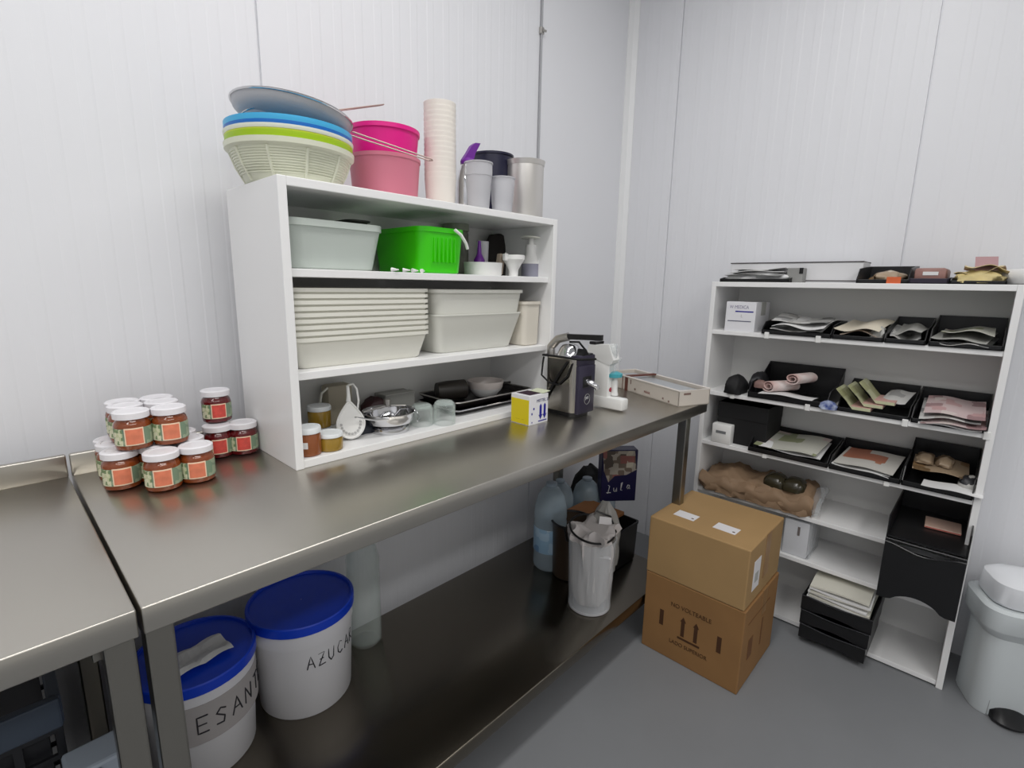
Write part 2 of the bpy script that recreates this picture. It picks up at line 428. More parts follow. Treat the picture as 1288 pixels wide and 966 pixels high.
# cream strainer basket with nested basins
cx, r = span(280, 444, 172)
zr = zat(362, 190.5, cx, YT)                       # rim height
colander_m = mat('cream plastic strainer', (222, 224, 204), .4, alpha=.97)
t = thing('strainer_basket', 'cream plastic strainer basket under the nested coloured basins', 'strainer', (cx, YT, Z4))
H = zr-Z4
b = MB(); b.lathe([(r*.68, 0), (r*.72, .004), (r*.85, H*.45), (r*.93, H-.014), (r, H-.010), (r+.001, H), (r*.95, H), (r*.81, H*.45), (r*.66, .006)], 48)
obj('basket', b, colander_m, t, smooth=True, angle=35)
b = MB()
for k in range(10):
    z = H*(.22+.06*k); rr = r*(.72+.13*(z/(H*.45))) if z < H*.45 else r*(.85+.08*(z-H*.45)/(H*.55-.014))
    b.lathe([(rr-.001, z-.0012), (rr+.0016, z-.0008), (rr+.0016, z+.0008), (rr-.001, z+.0012)], 48, cap0=False, cap1=False)
for k in range(10):
    a = 2*PI*k/10+.15
    P = [(r*q*math.cos(a), r*q*math.sin(a), z) for q, z in ((.722, .004), (.853, H*.45), (.932, H-.014))]
    b.tube(P, .0035, 6)
obj('basket_rib', b, colander_m, t, smooth=True)
def basin(name, label, z0, rr, m, hh, m2=None, rimh=.009):
    t = thing(name, label, 'basin', (cx, YT, z0), group='basins nested in the strainer basket')
    b = MB(); b.lathe([(rr*.60, -hh+.02), (rr*.66, -hh*.6), (rr*.88, -.008), (rr*.99, -.004), (rr, 0), (rr*1.0, rimh), (rr*.955, rimh), (rr*.84, -.008), (rr*.66, -hh*.6), (rr*.58, -hh+.023)], 48)
    obj('bowl', b, m, t, smooth=True, angle=35)
    return t
lime = mat('lime green plastic', (160, 196, 18), .35); lime2 = mat('pale lime plastic', (196, 212, 60), .35)
sky = mat('sky blue plastic', (70, 176, 226), .35); royal = mat('royal blue plastic', (24, 106, 190), .35); creamrim = mat('white basin plastic', (226, 230, 214), .4)
RT_ = (zat(362, 165.5, cx, YT)-zr)/.0505
zz = zr+.0015
for nm, lb, m, dz in (('basin', 'olive lime basin directly above the cream strainer basket', lime, .0135), ('basin', 'yellow lime basin, second up from the strainer basket', lime2, .0075),
                      ('basin', 'white basin between the lime and the blue basins', creamrim, .0045), ('basin', 'darker blue basin just above the white basin', royal, .0085), ('basin', 'light blue basin, topmost of the nested basins', sky, .0125)):
    basin(nm, lb, zz, r*(.985 if m is not creamrim else 1.0), m, .06, rimh=dz*RT_); zz += dz*RT_+.0005
# steel sieves lying on the basins
def frame_for(pts_dir): return pts_dir
yS = YT
pL = U(288, 116, 'y', yS+.03); pR = U(470, 170, 'y', yS-.03); hE = U(541, 201, 'y', yS-.06)
def sieve(name, label, pl, prr, hend, depth, msh, tilt_y=0.0, wire=.0017):
    """round sieve: hoop from pl to prr, mesh bowl below, two-wire handle to hend"""
    c = (pl+prr)/2; x = (prr-pl); R = x.length/2; x.normalize()
    yv = Vector((0, 1, tilt_y)); yv = (yv - x*yv.dot(x)).normalized(); n = x.cross(yv)
    if n.z < 0: n = -n
    t = thing(name, label, 'sieve', c)
    b = MB(); b.tube([x*(R*math.cos(a)) + yv*(R*math.sin(a)) for a in [2*PI*i/40 for i in range(40)]], wire*1.4, 8, True)
    obj('hoop', b, chrome, t, smooth=True)
    b = MB()
    for ph in (0,):
        rs = []
        for k in range(7):
            q = k/6*PI/2; rr = R*math.cos(q)*.985+.001; dz = -depth*math.sin(q)
            rs.append([x*(rr*math.cos(2*PI*i/40)) + yv*(rr*math.sin(2*PI*i/40)) + n*dz for i in range(40)])
        b.rings(rs, True, False, True)
    obj('mesh_bowl', b, msh, t, smooth=True)
    b = MB(); hd = hend-c; u0 = (hd - x*0).normalized(); side = n.cross(u0).normalized()
    st = u0*R
    for q in (-1, 1):
        b.tube([st+side*(.013*q), st.lerp(hd, .5)+side*(.011*q), hd+side*(.008*q)], wire, 8)
    b.tube([hd+side*.008, hd+u0*.006, hd-side*.008], wire, 8)
    obj('handle', b, mat('steel tinted by pink reflection', (178, 160, 152), .45, .7), t, smooth=True)  # the pink tubs' reflection is put into the handle's base colour
    return t
msh = mat('fine steel mesh', (196, 196, 199), .5, .35, bump=.5, bscale=900)
sieve('wire_sieve', 'large steel sieve tilted over the blue basin, long handle pointing at the cup stack', Vector((cx-r*.86, YT+.01, zat(291, 117, cx-r*.86, YT+.01))), Vector((cx+r*.98, YT-.02, zat(450, 168, cx+r*.98, YT-.02))), U(541, 201, 'y', YT-.105), .045, msh)
z2 = zat(400, 151, cx, YT)
sieve('wire_sieve', 'smaller steel sieve whose looped wire handle rises above the pink tubs', Vector((cx-r*.70, YT-.01, zat(305, 139, cx-r*.7, YT))), Vector((cx+r*.55, YT+.01, zat(420, 156, cx+r*.55, YT))), U(480, 132, 'y', YT+.05), .03, msh, wire=.0014)
# pink tubs
cx, r = span(437, 528, 175, YT+.03)
pink_m = mat('magenta plastic', (222, 20, 132), .35); rose = mat('rose translucent plastic', (208, 122, 142), .4, alpha=.96)
ztop = zat(490, 166, cx, YT+.03); zmid = zat(490, 201, cx, YT+.03)
t = thing('plastic_tub', 'magenta tub stacked inside the rose pink tub on the shelf unit', 'tub', (cx, YT+.03, zmid-.055), group='pink tubs on the shelf unit')
h = ztop-zmid+.055
obj('body', MB().lathe([(r*.80, 0), (r*.84, .004), (r*.96, h-.012), (r, h-.01), (r, h), (r*.95, h), (r*.80, .006)], 40), pink_m, t, smooth=True, angle=35)
t = thing('plastic_tub', 'rose pink translucent tub holding the magenta tub on the shelf unit', 'tub', (cx, YT+.03, Z4), group='pink tubs on the shelf unit')
h = zmid-Z4
obj('body', MB().lathe([(r*.86, 0), (r*.90, .004), (r*.985, h-.01), (r*1.01, h-.008), (r*1.01, h), (r*.97, h), (r*.86, .006)], 40), rose, t, smooth=True, angle=35)
# tall stack of cups
cx, r = span(533, 574, 190, -.17)
cup_m = mat('ivory plastic cup', (232, 226, 218), .4)
ztop = zat(553, 131, cx, -.17); n = 16; hc = .075; dz = (ztop-Z4-hc)/(n-1)
for i in range(n):
    z = Z4 + i*dz
    lb = 'bottom cup of the tall ivory cup stack' if i == 0 else 'topmost cup of the tall ivory cup stack' if i == n-1 else 'ivory plastic cup nested inside the tall stack of cups'
    b = MB(); b.lathe([(r*.87, 0), (r*.89, .002), (r*.975, hc-.006), (r*.99, hc-.003), (r*.99, hc), (r*.94, hc), (r*.86, .004)], 24)
    o = obj('plastic_cup', b, cup_m, smooth=True, angle=35) if i == 0 else cup0.copy()
    if i: COL.objects.link(o)
    else: cup0 = o
    o.location = (cx, -.17, z); tag(o, lb, 'cup', 'tall stack of ivory cups')
# cream whipper with purple lever
cx, r = span(575, 600, 230, -.19)
t = thing('cream_whipper', 'steel flask with a raised purple lever behind the clear cups', 'cream whipper', (cx, -.19, Z4))
zh = zat(583, 205, cx, -.19)-Z4
obj('flask', MB().lathe([(r*.95, 0), (r, .004), (r, zh*.62), (r*.86, zh*.8), (r*.62, zh*.95), (r*.6, zh)], 28), chrome, t, smooth=True)
zl = zat(600, 177, cx, -.19)-Z4
b = MB(); b.lathe([(r*.66, zh-.004), (r*.7, zh+.004), (r*.5, zh+.012)], 20)
b.slab([(-.012, zh), (-.018, zh+.006), (-.002, zh+.026), (.012, zl-.012), (.026, zl-.002), (.044, zl), (.040, zl-.007), (.026, zh+.030), (.018, zh+.008), (.012, zh)], -.006, .006)
obj('lever', b, purple, t, smooth=True, angle=30)
# dark pan behind
cx, r = span(592, 645, 210, -.07)
t = thing('saucepan', 'dark navy pan standing behind the clear cups and the steel canister', 'pan', (cx, -.07, Z4))
h = zat(615, 196, cx, -.07)-Z4
obj('pan_body', MB().lathe([(r*.9, 0), (r, .006), (r, h-.008), (r*1.04, h-.006), (r*1.04, h), (r*.9, h), (r*.88, .01)], 36), navy_pl, t, smooth=True, angle=35)
# clear cups
cx, r = span(584, 620, 206, -.225)
h = zat(602, 205, cx, -.225)-Z4
t = thing('plastic_cup', 'tall frosted cup with a lid in front of the purple lever', 'cup', (cx, -.225, Z4), group='frosted cups on the shelf unit')
obj('body', MB().lathe([(r*.72, 0), (r*.76, .004), (r*.94, h*.74), (r*.9, h*.74), (r*.7, .006)], 28), frost, t, smooth=True, angle=35)
obj('lid', MB().lathe([(r*.90, h*.70), (r*.97, h*.72), (r*.97, h-.004), (r*1.02, h-.003), (r*1.02, h), (r*.9, h)], 28), frost, t, smooth=True, angle=35)
cx, r = span(616, 648, 228, -.235)
h = zat(632, 224, cx, -.235)-Z4
t = thing('plastic_cup', 'shorter frosted cup without lid in front of the steel canister', 'cup', (cx, -.235, Z4), group='frosted cups on the shelf unit')
obj('body', MB().lathe([(r*.74, 0), (r*.78, .004), (r*.98, h-.004), (r*1.02, h-.003), (r*1.02, h), (r*.93, h), (r*.72, .006)], 28), frost, t, smooth=True, angle=35)
# steel canister
cx, r = span(636, 684, 235, -.16)
h = zat(660, 204, cx, -.16)-Z4
t = thing('steel_canister', 'open brushed steel canister at the end of the shelf unit top', 'canister', (cx, -.16, Z4))
can_m = mat('satin steel', (214, 211, 207), .34, .8)
obj('body', MB().lathe([(r*.96, 0), (r*.98, .004), (r*.98, h-.012), (r*.94, h-.012), (r*.94, .006)], 40), can_m, t, smooth=True, angle=35)
obj('rim', MB().lathe([(r*.97, h-.014), (r*1.0, h-.014), (r*1.05, h), (r*1.0, h), (r*.93, h-.012)], 40, cap0=False, cap1=False), can_m, t, smooth=True)
# ------------------------------------------------------------------ upper compartment of the tabletop unit
yF = -.252
x0 = BL+.022; x1 = U(487, 300, 'y', yF).x
h = zat(487, 285, x1, yF)-Z3
t = thing('storage_tub', 'milky translucent tub at the left end of the upper compartment', 'tub', ((x0+x1)/2, -.13, Z3))
obj('body', MB().tub((x1-x0)/2-.004, .118, h, .03, .014, .003, .004, .014), milky, t, smooth=True, angle=35)
tub1_top = Z3+h
b = MB()
xa = U(420, 270, 'y', -.12).x-((x0+x1)/2); xb = x1-(x0+x1)/2-.004
t = thing('shallow_tray', 'dark shallow tray lying across the milky tub in the upper compartment', 'tray', ((x0+x1)/2, -.11, tub1_top+.001))
b.xf = Matrix.Translation(((xa+xb)/2, 0, 0)); b.tub((xb-xa)/2, .085, .014, .02, .006, .003, .004, .003); obj('body', b, mat('dark olive tray', (44, 46, 38), .5), t, smooth=True, angle=35)
# green bucket
gx0 = U(530, 305, 'y', yF).x; gx1 = U(587, 305, 'y', yF).x
gyb = -.022; h = zat(588, 290, gx1, yF)-Z3
gw, gd = (gx1-gx0)/2, (gyb-yF)/2
t = thing('square_bucket', 'bright green rounded bucket with a white bail handle', 'bucket', ((gx0+gx1)/2, (gyb+yF)/2, Z3))
bd = obj('body', MB().tub(gw, gd, h, .030, .007, .003, .0025, .012, n=8), green_pl, t, smooth=True, angle=35)
b = MB()
for k in range(6):
    x = -gw*.45+k*gw*.18*1.0
    b.box(x-.0022, x+.0022, -gd-.0015, -gd+.010, h*.25, h*.78, .0008)
obj('rib', b, green_pl, bd)
b = MB(); px = gw+.007
P = [(px, -gd*.15+.0, h-.008)]
P = [(-px, 0, h-.012), (-px-.006, -.03, h-.018), (-px*.7, -gd-.012, h-.030)]
hs = U(572, 289, 'y', yF-.012); he = U(588, 313, 'y', yF-.012)
c0 = Vector(((gx0+gx1)/2, (gyb+yF)/2, Z3))
hs -= c0; he -= c0
b.tube([hs, hs.lerp(he, .35)+Vector((.002, -.004, .004)), hs.lerp(he, .75)+Vector((.003, -.003, .002)), he], .0042, 8)
obj('bail_handle', b, white_pl, t, smooth=True)
# small icing nozzles on the board
for k, (u, v) in enumerate(((493, 337), (507, 338), (519, 339), (531, 341))):
    p = U(u, v, 'y', -.256 if k < 3 else -.258)
    b = MB(); b.lathe([(.005, 0), (.005, .002), (.0022, .013), (.0013, .018)], 14)
    o = obj('piping_nozzle', b, white_pl, loc=(p.x, p.y+.002, Z3+.0051), rot=(PI/2, 0, .6+.5*k), smooth=True)
    tag(o, ('small white piping nozzle beside the milky tub', 'second piping nozzle from the milky tub, lying on the board', 'third piping nozzle, in front of the green bucket corner', 'piping nozzle farthest from the milky tub, under the green bucket front')[k], 'piping nozzle', 'white piping nozzles on the board')
# jar behind the bucket
cx, r = cyl(557, 590, 283, -.045); h = zat(573, 277, cx, -.045)-Z3
t = thing('storage_jar', 'glass jar with a grey green lid behind the green bucket', 'jar', (cx, -.045, Z3))
obj('glass_body', MB().lathe([(r*.9, 0), (r*.96, .004), (r*.96, h*.75), (r*.85, h*.82)], 24), mat('dusky jar glass', (120, 122, 112), .15), t, smooth=True)
obj('lid', MB().lathe([(r*.95, h*.8), (r, h*.81), (r, h-.002), (r*.9, h)], 24), mat('grey green lid', (138, 144, 128), .4), t, smooth=True, angle=35)
# white basin with a purple funnel in it
cx, r = cyl(583, 632, 338, -.185); h = zat(632, 331, cx, -.185)-Z3
t = thing('round_basin', 'shallow white round basin holding the purple funnel', 'basin', (cx, -.185, Z3))
obj('body', MB().lathe([(r*.93, 0), (r*.96, .004), (r*.99, h-.003), (r*1.01, h), (r*.95, h), (r*.92, .004)], 36), white_pl, t, smooth=True, angle=35)
p = U(602, 328, 'y', -.185); q = U(602, 303, 'y', -.185)
zb = Z3+.005
t = thing('small_funnel', 'purple funnel standing spout up in the white basin', 'funnel', (p.x, -.188, zb))
hh = q.z-zb
b = MB(); b.lathe([(.016, 0), (.016, hh*.42), (.011, hh*.52), (.0065, hh*.62), (.0045, hh), (.003, hh), (.003, hh*.6)], 22)
obj('body', b, purple, t, smooth=True, angle=45)
p = U(612, 304, 'y', -.165)
t = thing('plastic_cup', 'milky plastic cup standing in the white basin behind the purple funnel', 'cup', (p.x-.010, -.158, zb))
obj('body', MB().lathe([(.015, 0), (.016, .002), (.019, p.z-zb), (.0175, p.z-zb), (.0145, .003)], 22), frost, t, smooth=True, angle=35)
p = U(625, 319, 'y', -.17)
t = thing('scoop', 'small beige scoop with a hooked white handle on the white basin', 'scoop', (p.x-.004, -.182, zb))
b = MB(); b.xf = Matrix.Rotation(.18, 4, 'Y'); b.box(-.010, .010, -.010, .010, 0, p.z-zb, .004)
obj('body', b, mat('beige plastic', (186, 170, 152), .5), t)
b = MB(); hz = p.z-zb; b.tube([(.006, -.013, hz*.8), (.016, -.014, hz*1.02), (.026, -.014, hz*.9), (.027, -.014, hz*.4)], .0028, 8)
obj('hook', b, white_pl, t, smooth=True)
# dark bag behind
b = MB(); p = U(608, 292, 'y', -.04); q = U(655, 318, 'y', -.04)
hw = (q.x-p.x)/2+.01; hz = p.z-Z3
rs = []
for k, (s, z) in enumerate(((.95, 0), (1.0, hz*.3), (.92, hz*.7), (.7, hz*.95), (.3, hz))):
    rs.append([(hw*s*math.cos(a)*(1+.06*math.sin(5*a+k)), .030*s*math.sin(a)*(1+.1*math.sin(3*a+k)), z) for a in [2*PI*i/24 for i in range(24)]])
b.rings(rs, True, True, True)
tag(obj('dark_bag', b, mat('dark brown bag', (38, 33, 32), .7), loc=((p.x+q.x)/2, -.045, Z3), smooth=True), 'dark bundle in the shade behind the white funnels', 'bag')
# white funnel, standing spout down in a cup-like base
cx, r = cyl(632, 660, 326, -.225); h = zat(646, 321, cx, -.225)-Z3
t = thing('wide_funnel', 'short white funnel with a side lug in front of the white pump bottle', 'funnel', (cx, -.225, Z3))
b = MB(); b.lathe([(r*.42, 0), (r*.44, h*.30), (r*.72, h*.58), (r*.74, h*.60), (r*.78, h*.62), (r*1.0, h*.80), (r*1.0, h), (r*.95, h), (r*.72, h*.66), (r*.38, h*.35)], 30)
obj('body', b, white_pl, t, smooth=True, angle=30)
b = MB(); b.box(-r*1.25, -r*.8, -.006, .006, h*.72, h*1.04, .002); obj('lug', b, white_pl, t)
# bottle with white funnel top
cx, r = cyl(655, 680, 338, -.19); zz = lambda v: zat(667, v, cx, -.19)-Z3
t = thing('funnel_bottle', 'clear grey bottle with a white conical top and flat spout', 'bottle', (cx, -.19, Z3))
obj('body', MB().lathe([(r*.93, 0), (r*.95, .003), (r*.95, zz(332)), (r*.8, zz(331))], 28), mat('smoky grey plastic', (150, 150, 166), .2, alpha=.92), t, smooth=True)
obj('conical_top', MB().lathe([(r*.98, zz(332)), (r*1.02, zz(330)), (r*.55, zz(319)), (r*.56, zz(308)), (r*.3, zz(308)), (r*.28, zz(300))], 28), white_pl, t, smooth=True, angle=35)
b = MB(); z = zz(299.5); b.xf = Matrix.Translation((0, 0, z)) @ Matrix.Rotation(.12, 4, 'Y'); b.lathe([(r*1.05, -.0015), (r*1.05, .0015)], 24); obj('spout_plate', b, cream_pl, t, smooth=True, angle=35)
# ------------------------------------------------------------------ middle compartment: nested white trays and tubs
yF = -.248
x0 = BL+.024; x1 = U(543, 372, 'y', yF).x
zt = zat(372, 362, x0, yF); zb1 = zat(372, 427, x0, yF); n = 9
hw = (x1-x0)/2; hd = .113
stepz = (zt-zb1)/(n-1); th_ = zb1-Z2
tray_w = mat('off white tray plastic', (228, 227, 217), .4)
def white_tray():
    b = MB(); b.tub(hw-.006, hd-.006, th_, .018, .014, .003, .006, min(.0105, stepz*.62)); return b
for i in range(n):
    if i == 0: o = tr0 = obj('deep_tray', white_tray(), tray_w, smooth=True, angle=35)
    else: o = tr0.copy(); COL.objects.link(o)
    o.location = ((x0+x1)/2, yF+hd, Z2+i*stepz)
    nm = 'bottom tray of the off white tray stack, its whole side showing' if i == 0 else 'topmost tray of the off white tray stack' if i == n-1 else \
        '%s tray from the bottom of the off white tray stack' % ('second third fourth fifth sixth seventh eighth'.split()[i-1])
    tag(o, nm, 'tray', 'off white trays nested in a stack')
x0 = U(548, 375, 'y', yF).x; x1 = U(664, 372, 'y', yF).x
zt = zat(548, 364, x0, yF); zm = zat(590, 394, (x0+x1)/2, yF)
hw = (x1-x0)/2
for z, hz, lb, lip, lp in ((Z2, zm-Z2, 'lower of the two nested off white tubs, beside the tray stack', .002, .004), (Z2+.05, zt-Z2-.05, 'upper of the two nested off white tubs, beside the tray stack', .007, .009)):
    b = MB(); b.tub(hw-.008 if z == Z2 else hw-.008, .100, hz, .028, .024 if z == Z2 else .012, .003, lip, lp)
    t = thing('storage_tub', lb, 'tub', ((x0+x1)/2, yF+.108, z), group='nested off white tubs'); obj('body', b, tub_pl, t, smooth=True, angle=35)
xr = BR-.022; x0t = U(648, 400, 'y', -.20).x; x0t = min(x0t, xr-.10)
zt = zat(685, 379, xr-.03, -.20)
xl3 = U(652, 400, 'y', -.22).x
t = thing('storage_tub', 'cream translucent tub at the end of the middle compartment against the side panel', 'tub', ((xl3+xr)/2, -.145, Z2))
b = MB(); b.tub((xr-xl3)/2-.003, .098, zt-Z2, .016, .003, .003, .004, .009); obj('body', b, mat('cream translucent plastic', (214, 208, 196), .4), t, smooth=True, angle=35)
# ------------------------------------------------------------------ lower compartment
mustard = mat('mustard yellow preserve', (158, 126, 44), .2, coat=.4, noise=.15, nscale=30)
amber = mat('amber brown preserve', (136, 76, 38), .2, coat=.4)
lid_grey = mat('white jar lid', (226, 230, 232), .35)
def preserve(label, x, y, z, r, h, m, group=None, sticker=False):
    t = thing('preserve_jar', label, 'jar', (x, y, z), math.atan2(CAM.y-y, CAM.x-x)+PI/2, group=group)
    lh = min(.0125, h*.2)
    obj('glass_body', MB().lathe([(r*.86, 0), (r*.95, .002), (r*.97, .006), (r*.97, h-lh-.006), (r*.88, h-lh)], 32), m, t, smooth=True)
    obj('lid', MB().lathe([(r*.95, h-lh-.001), (r*1.0, h-lh), (r*1.0, h-.003), (r*.95, h), (r*.8, h), (r*.78, h-.001)], 32), lid_grey, t, smooth=True, angle=35)
    if sticker:
        b = MB(); arc_patch(b, r*.96, r*.985, h*.30, h*.52, -PI/2-.9, -PI/2-.1, 8); obj('sticker', b, paper_w, t)
    return t
cx, r = cyl(399, 433, 556, -.218); x, y = front(416, 569.5, Z1, r); cx, r = cyl(399, 433, 556, y)
h = zat(416, 543, x, y)-Z1
preserve('mustard coloured preserve jar standing at the front beside the amber jar', x, y, Z1, r, h, mustard, 'preserve jars in the lower compartment')
xm, ym, rm, hm = x, y, r, h
r_a = .0265; x2 = BL+.018+r_a+.002
preserve('amber jar with a small white sticker, half hidden by the side panel', x2, -.242, Z1, r_a, zat(387, 536, x2, -.242)-Z1, amber, 'preserve jars in the lower compartment', True)
xb_, rb = cyl(386, 417, 522, -.125)
hl = zat(401, 536.5, xb_, -.125)-Z1
preserve('lower jar of the stacked pair, only its white lid showing', xb_, -.125, Z1, rb, hl, amber, 'preserve jars in the lower compartment')
preserve('upper mustard jar of the stacked pair behind the front jars', xb_, -.125, Z1+hl+.0005, rb, zat(401, 510, xb_, -.125)-Z1-hl, mustard, 'preserve jars in the lower compartment')
p = U(379, 492, 'y', -.17); x = BL+.018+.017
t = thing('dark_bottle', 'small dark bottle with a white cap tucked against the side panel', 'bottle', (x, -.172, Z1))
hb = p.z-Z1
obj('body', MB().lathe([(.013, 0), (.0145, .003), (.0145, hb*.7), (.006, hb*.82), (.006, hb*.88)], 20), mat('dark bottle glass', (28, 22, 34), .15), t, smooth=True)
obj('cap', MB().lathe([(.0075, hb*.87), (.0075, hb)], 16), white_pl, t, smooth=True, angle=35)
b = MB(); arc_patch(b, .0143, .0152, hb*.36, hb*.56, -2.6, -1.2, 8); obj('sticker', b, paper_w, t)
x = U(384, 478, 'y', -.035).x; hb = zat(384, 476, x, -.035)-Z1
t = thing('milky_canister', 'tall milky canister at the back corner of the lower compartment', 'canister', (BL+.018+.042, -.047, Z1))
obj('body', MB().lathe([(.034, 0), (.036, .004), (.036, hb*.6), (.028, hb*.72), (.028, hb*.75), (.037, hb*.78), (.037, hb)], 28), milky, t, smooth=True, angle=35)
b = MB(); pa = U(408, 485, 'y', -.05); pb = U(440, 485, 'y', -.05)
b.box(-(pb.x-pa.x)/2, (pb.x-pa.x)/2, -.022, .022, 0, pa.z-Z1, .01)
t = thing('beige_jug', 'beige plastic jug standing behind the white perforated paddle', 'jug', ((pa.x+pb.x)/2, -.045, Z1)); obj('body', b, mat('beige jug plastic', (176, 168, 150), .5), t, smooth=True)
b = MB(); hz = pa.z-Z1; q = -(pb.x-pa.x)/2; b.tube([(q+.004, -.015, hz*.95), (q-.016, -.02, hz*.85), (q-.022, -.02, hz*.6), (q-.014, -.02, hz*.35), (q+.002, -.015, hz*.3)], .003, 8); obj('handle', b, cream_pl, t, smooth=True)
# white perforated paddle
pc = U(443, 552, 'y', -.215); ptop = U(443, 483, 'y', -.18); pl = U(428, 530, 'y', -.21); pr_ = U(459, 530, 'y', -.21)
H = ptop.z-Z1; hwid = (pr_.x-pl.x)/2
t = thing('perforated_paddle', 'white pear-shaped perforated plastic paddle leaning upright with a looped handle', 'paddle', (pc.x, -.215, Z1+.003), rot=(-.16, 0, -.25))
def pear(s, y):
    P = []
    for i in range(40):
        a = 2*PI*i/40; zc = H*.30; rr = hwid*1.08
        z = zc + math.sin(a)*H*(.30 if math.sin(a) < 0 else .42); x = rr*math.cos(a)*(1 if math.sin(a) < 0 else (1-.62*math.sin(a)**1.5))
        P.append((x*s, y, zc+(z-zc)*s))
    return P
b = MB(); b.rings([pear(.9, .004), pear(1.0, .002), pear(1.0, -.002), pear(.93, -.003), pear(.85, .000)], True, True, True)
bdy = obj('blade', b, white_pl, t, smooth=True, angle=35)
b = MB()
for i in range(11):
    a = PI*1.02 + PI*1.0*i/10; P = (hwid*.72*math.cos(a), -.0002, H*.30+H*.20*math.sin(a))
    b.rings([[(P[0]+.0028*math.cos(q), -.0030, P[2]+.0028*math.sin(q)) for q in [2*PI*j/8 for j in range(8)]], [(P[0]+.0028*math.cos(q), .001, P[2]+.0028*math.sin(q)) for q in [2*PI*j/8 for j in range(8)]]], True, True, True)
obj('hole_ring', b, mat('pale grey recess', (176, 176, 176), .6), bdy)
b = MB(); b.tube([(-.001, 0, H*.70), (0, 0, H*.82), (.0005, .002, H)], [.006, .0045, .0035], 8)
b.tube([(.0005, .002, H), (.014, .004, H*1.02), (.022, .004, H*.92), (.024, .004, H*.7), (.019, .003, H*.52)], .0026, 8)
obj('loop_handle', b, white_pl, t, smooth=True)
# steel food mill: bowl on a ring foot
x, rb = cyl(456, 522, 522, -.20); x2, rf = cyl(468, 518, 548, -.20)
zz = lambda v: zat(489, v, x, -.20)-Z1
t = thing('steel_bowl', 'polished steel bowl on a ring foot with a long wire handle', 'bowl', (x, -.20, Z1))
zr = zz(516)
b = MB(); b.lathe([(rf*.72, .018), (rb*.66, .019), (rb*.88, zr*.46), (rb*.98, zr*.74), (rb*1.0, zr-.004), (rb*1.03, zr-.002), (rb*1.03, zr), (rb*.96, zr-.003), (rb*.94, zr*.74), (rb*.84, zr*.48), (rb*.5, .023)], 44)
obj('basin', b, chrome, t, smooth=True, angle=45)
b = MB(); b.lathe([(rf*.99, 0), (rf, .003), (rf*.97, .012), (rf*.78, .019), (rf*.70, .019), (rf*.9, .004)], 44, cap0=False, cap1=False); obj('ring_foot', b, chrome, t, smooth=True)
b = MB(); hp = U(450, 523, 'y', -.23)-Vector((x, -.20, Z1))
for q in (-.004, .004): b.tube([(-rb*.55, -rb*.86, zr-.004+q*.3), (-rb*1.02, -rb*.62+q, zr-.006), (hp.x-.012, hp.y+q*.5-.01, hp.z)], .0018, 8)
b.tube([(rb*.98, -.01, zr), (rb*1.10, -.02, zr-.012), (rb*1.06, -.035, zr*.5), (rb*.86, -.045, .022)], .0022, 8)
obj('wire_handle', b, chrome, t, smooth=True)
b = MB()
for q in (-.35, .35):
    b.tube([(rb*(q-.3), -rb*.3, zr-.012), (rb*(q-.12), -rb*.42, zr+.004), (rb*(q+.12), -rb*.42, zr+.004), (rb*(q+.3), -rb*.3, zr-.012)], .003, 8)
obj('scraper_loop', b, chrome, t, smooth=True)
b = MB(); b.lathe([(.009, zr+.002), (.009, zr+.020), (.007, zr+.022)], 20, (rb*.25, rb*.5, 0)); b.tube([(-rb*.9, rb*.4, zr), (rb*.25, rb*.5, zr+.004), (rb*.95, rb*.25, zr)], .003, 8); obj('crank_knob', b, dull_steel, t, smooth=True, angle=35)
# clutter behind the bowl
def lump(name, label, cat, x, y, z, hx, hy, hz, m, seed=0, n=22, rough=.08, group=None):
    rnd = random.Random(seed); ph = [rnd.uniform(0, 6.28) for _ in range(6)]
    rs = []
    for k in range(9):
        q = k/8; s = (math.sin(PI*min(1, .12+.88*q)))**.45 if q < .97 else .35
        s = (1-max(0, q-.3)**2*1.1)
        if q == 1: s = .25
        ring = []
        for i in range(n):
            a = 2*PI*i/n; w = 1+rough*(math.sin(3*a+ph[0]+4*q)+.6*math.sin(7*a+ph[1]-6*q)+.4*math.sin(11*a+ph[2]+9*q))
            cxx = abs(math.cos(a))**.6*math.copysign(1, math.cos(a)); cyy = abs(math.sin(a))**.6*math.copysign(1, math.sin(a))
            ring.append((hx*s*w*cxx, hy*s*w*cyy, max(0, hz*q*(1+rough*.5*math.sin(2*a+ph[3])*q))))
        rs.append(ring)
    b = MB(); b.rings(rs, True, True, True)
    return tag(obj(name, b, m, loc=(x, y, z), smooth=True, angle=60), label, cat, group)
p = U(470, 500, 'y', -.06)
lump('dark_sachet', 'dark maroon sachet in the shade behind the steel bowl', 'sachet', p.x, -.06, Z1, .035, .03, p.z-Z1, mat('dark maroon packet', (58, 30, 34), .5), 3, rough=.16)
p = U(494, 492, 'y', -.04); 
t = thing('grey_box', 'grey cardboard box at the back behind the steel bowl', 'box', (p.x, -.05, Z1)); obj('body', MB().box(-.05, .05, -.03, .03, 0, p.z-Z1, .003), mat('grey box card', (150, 150, 146), .6), t)
obj('flap', MB().box(-.05, .05, -.031, .0, p.z-Z1-.001, p.z-Z1+.001), paper_g, t)
p = U(445, 500, 'y', -.09)
lump('dark_pouch', 'dark blue grey pouch lying under the rim of the steel bowl', 'pouch', x-rb*.85, -.165, Z1, .028, .03, .03, mat('dark slate pouch', (44, 48, 58), .5), 5)
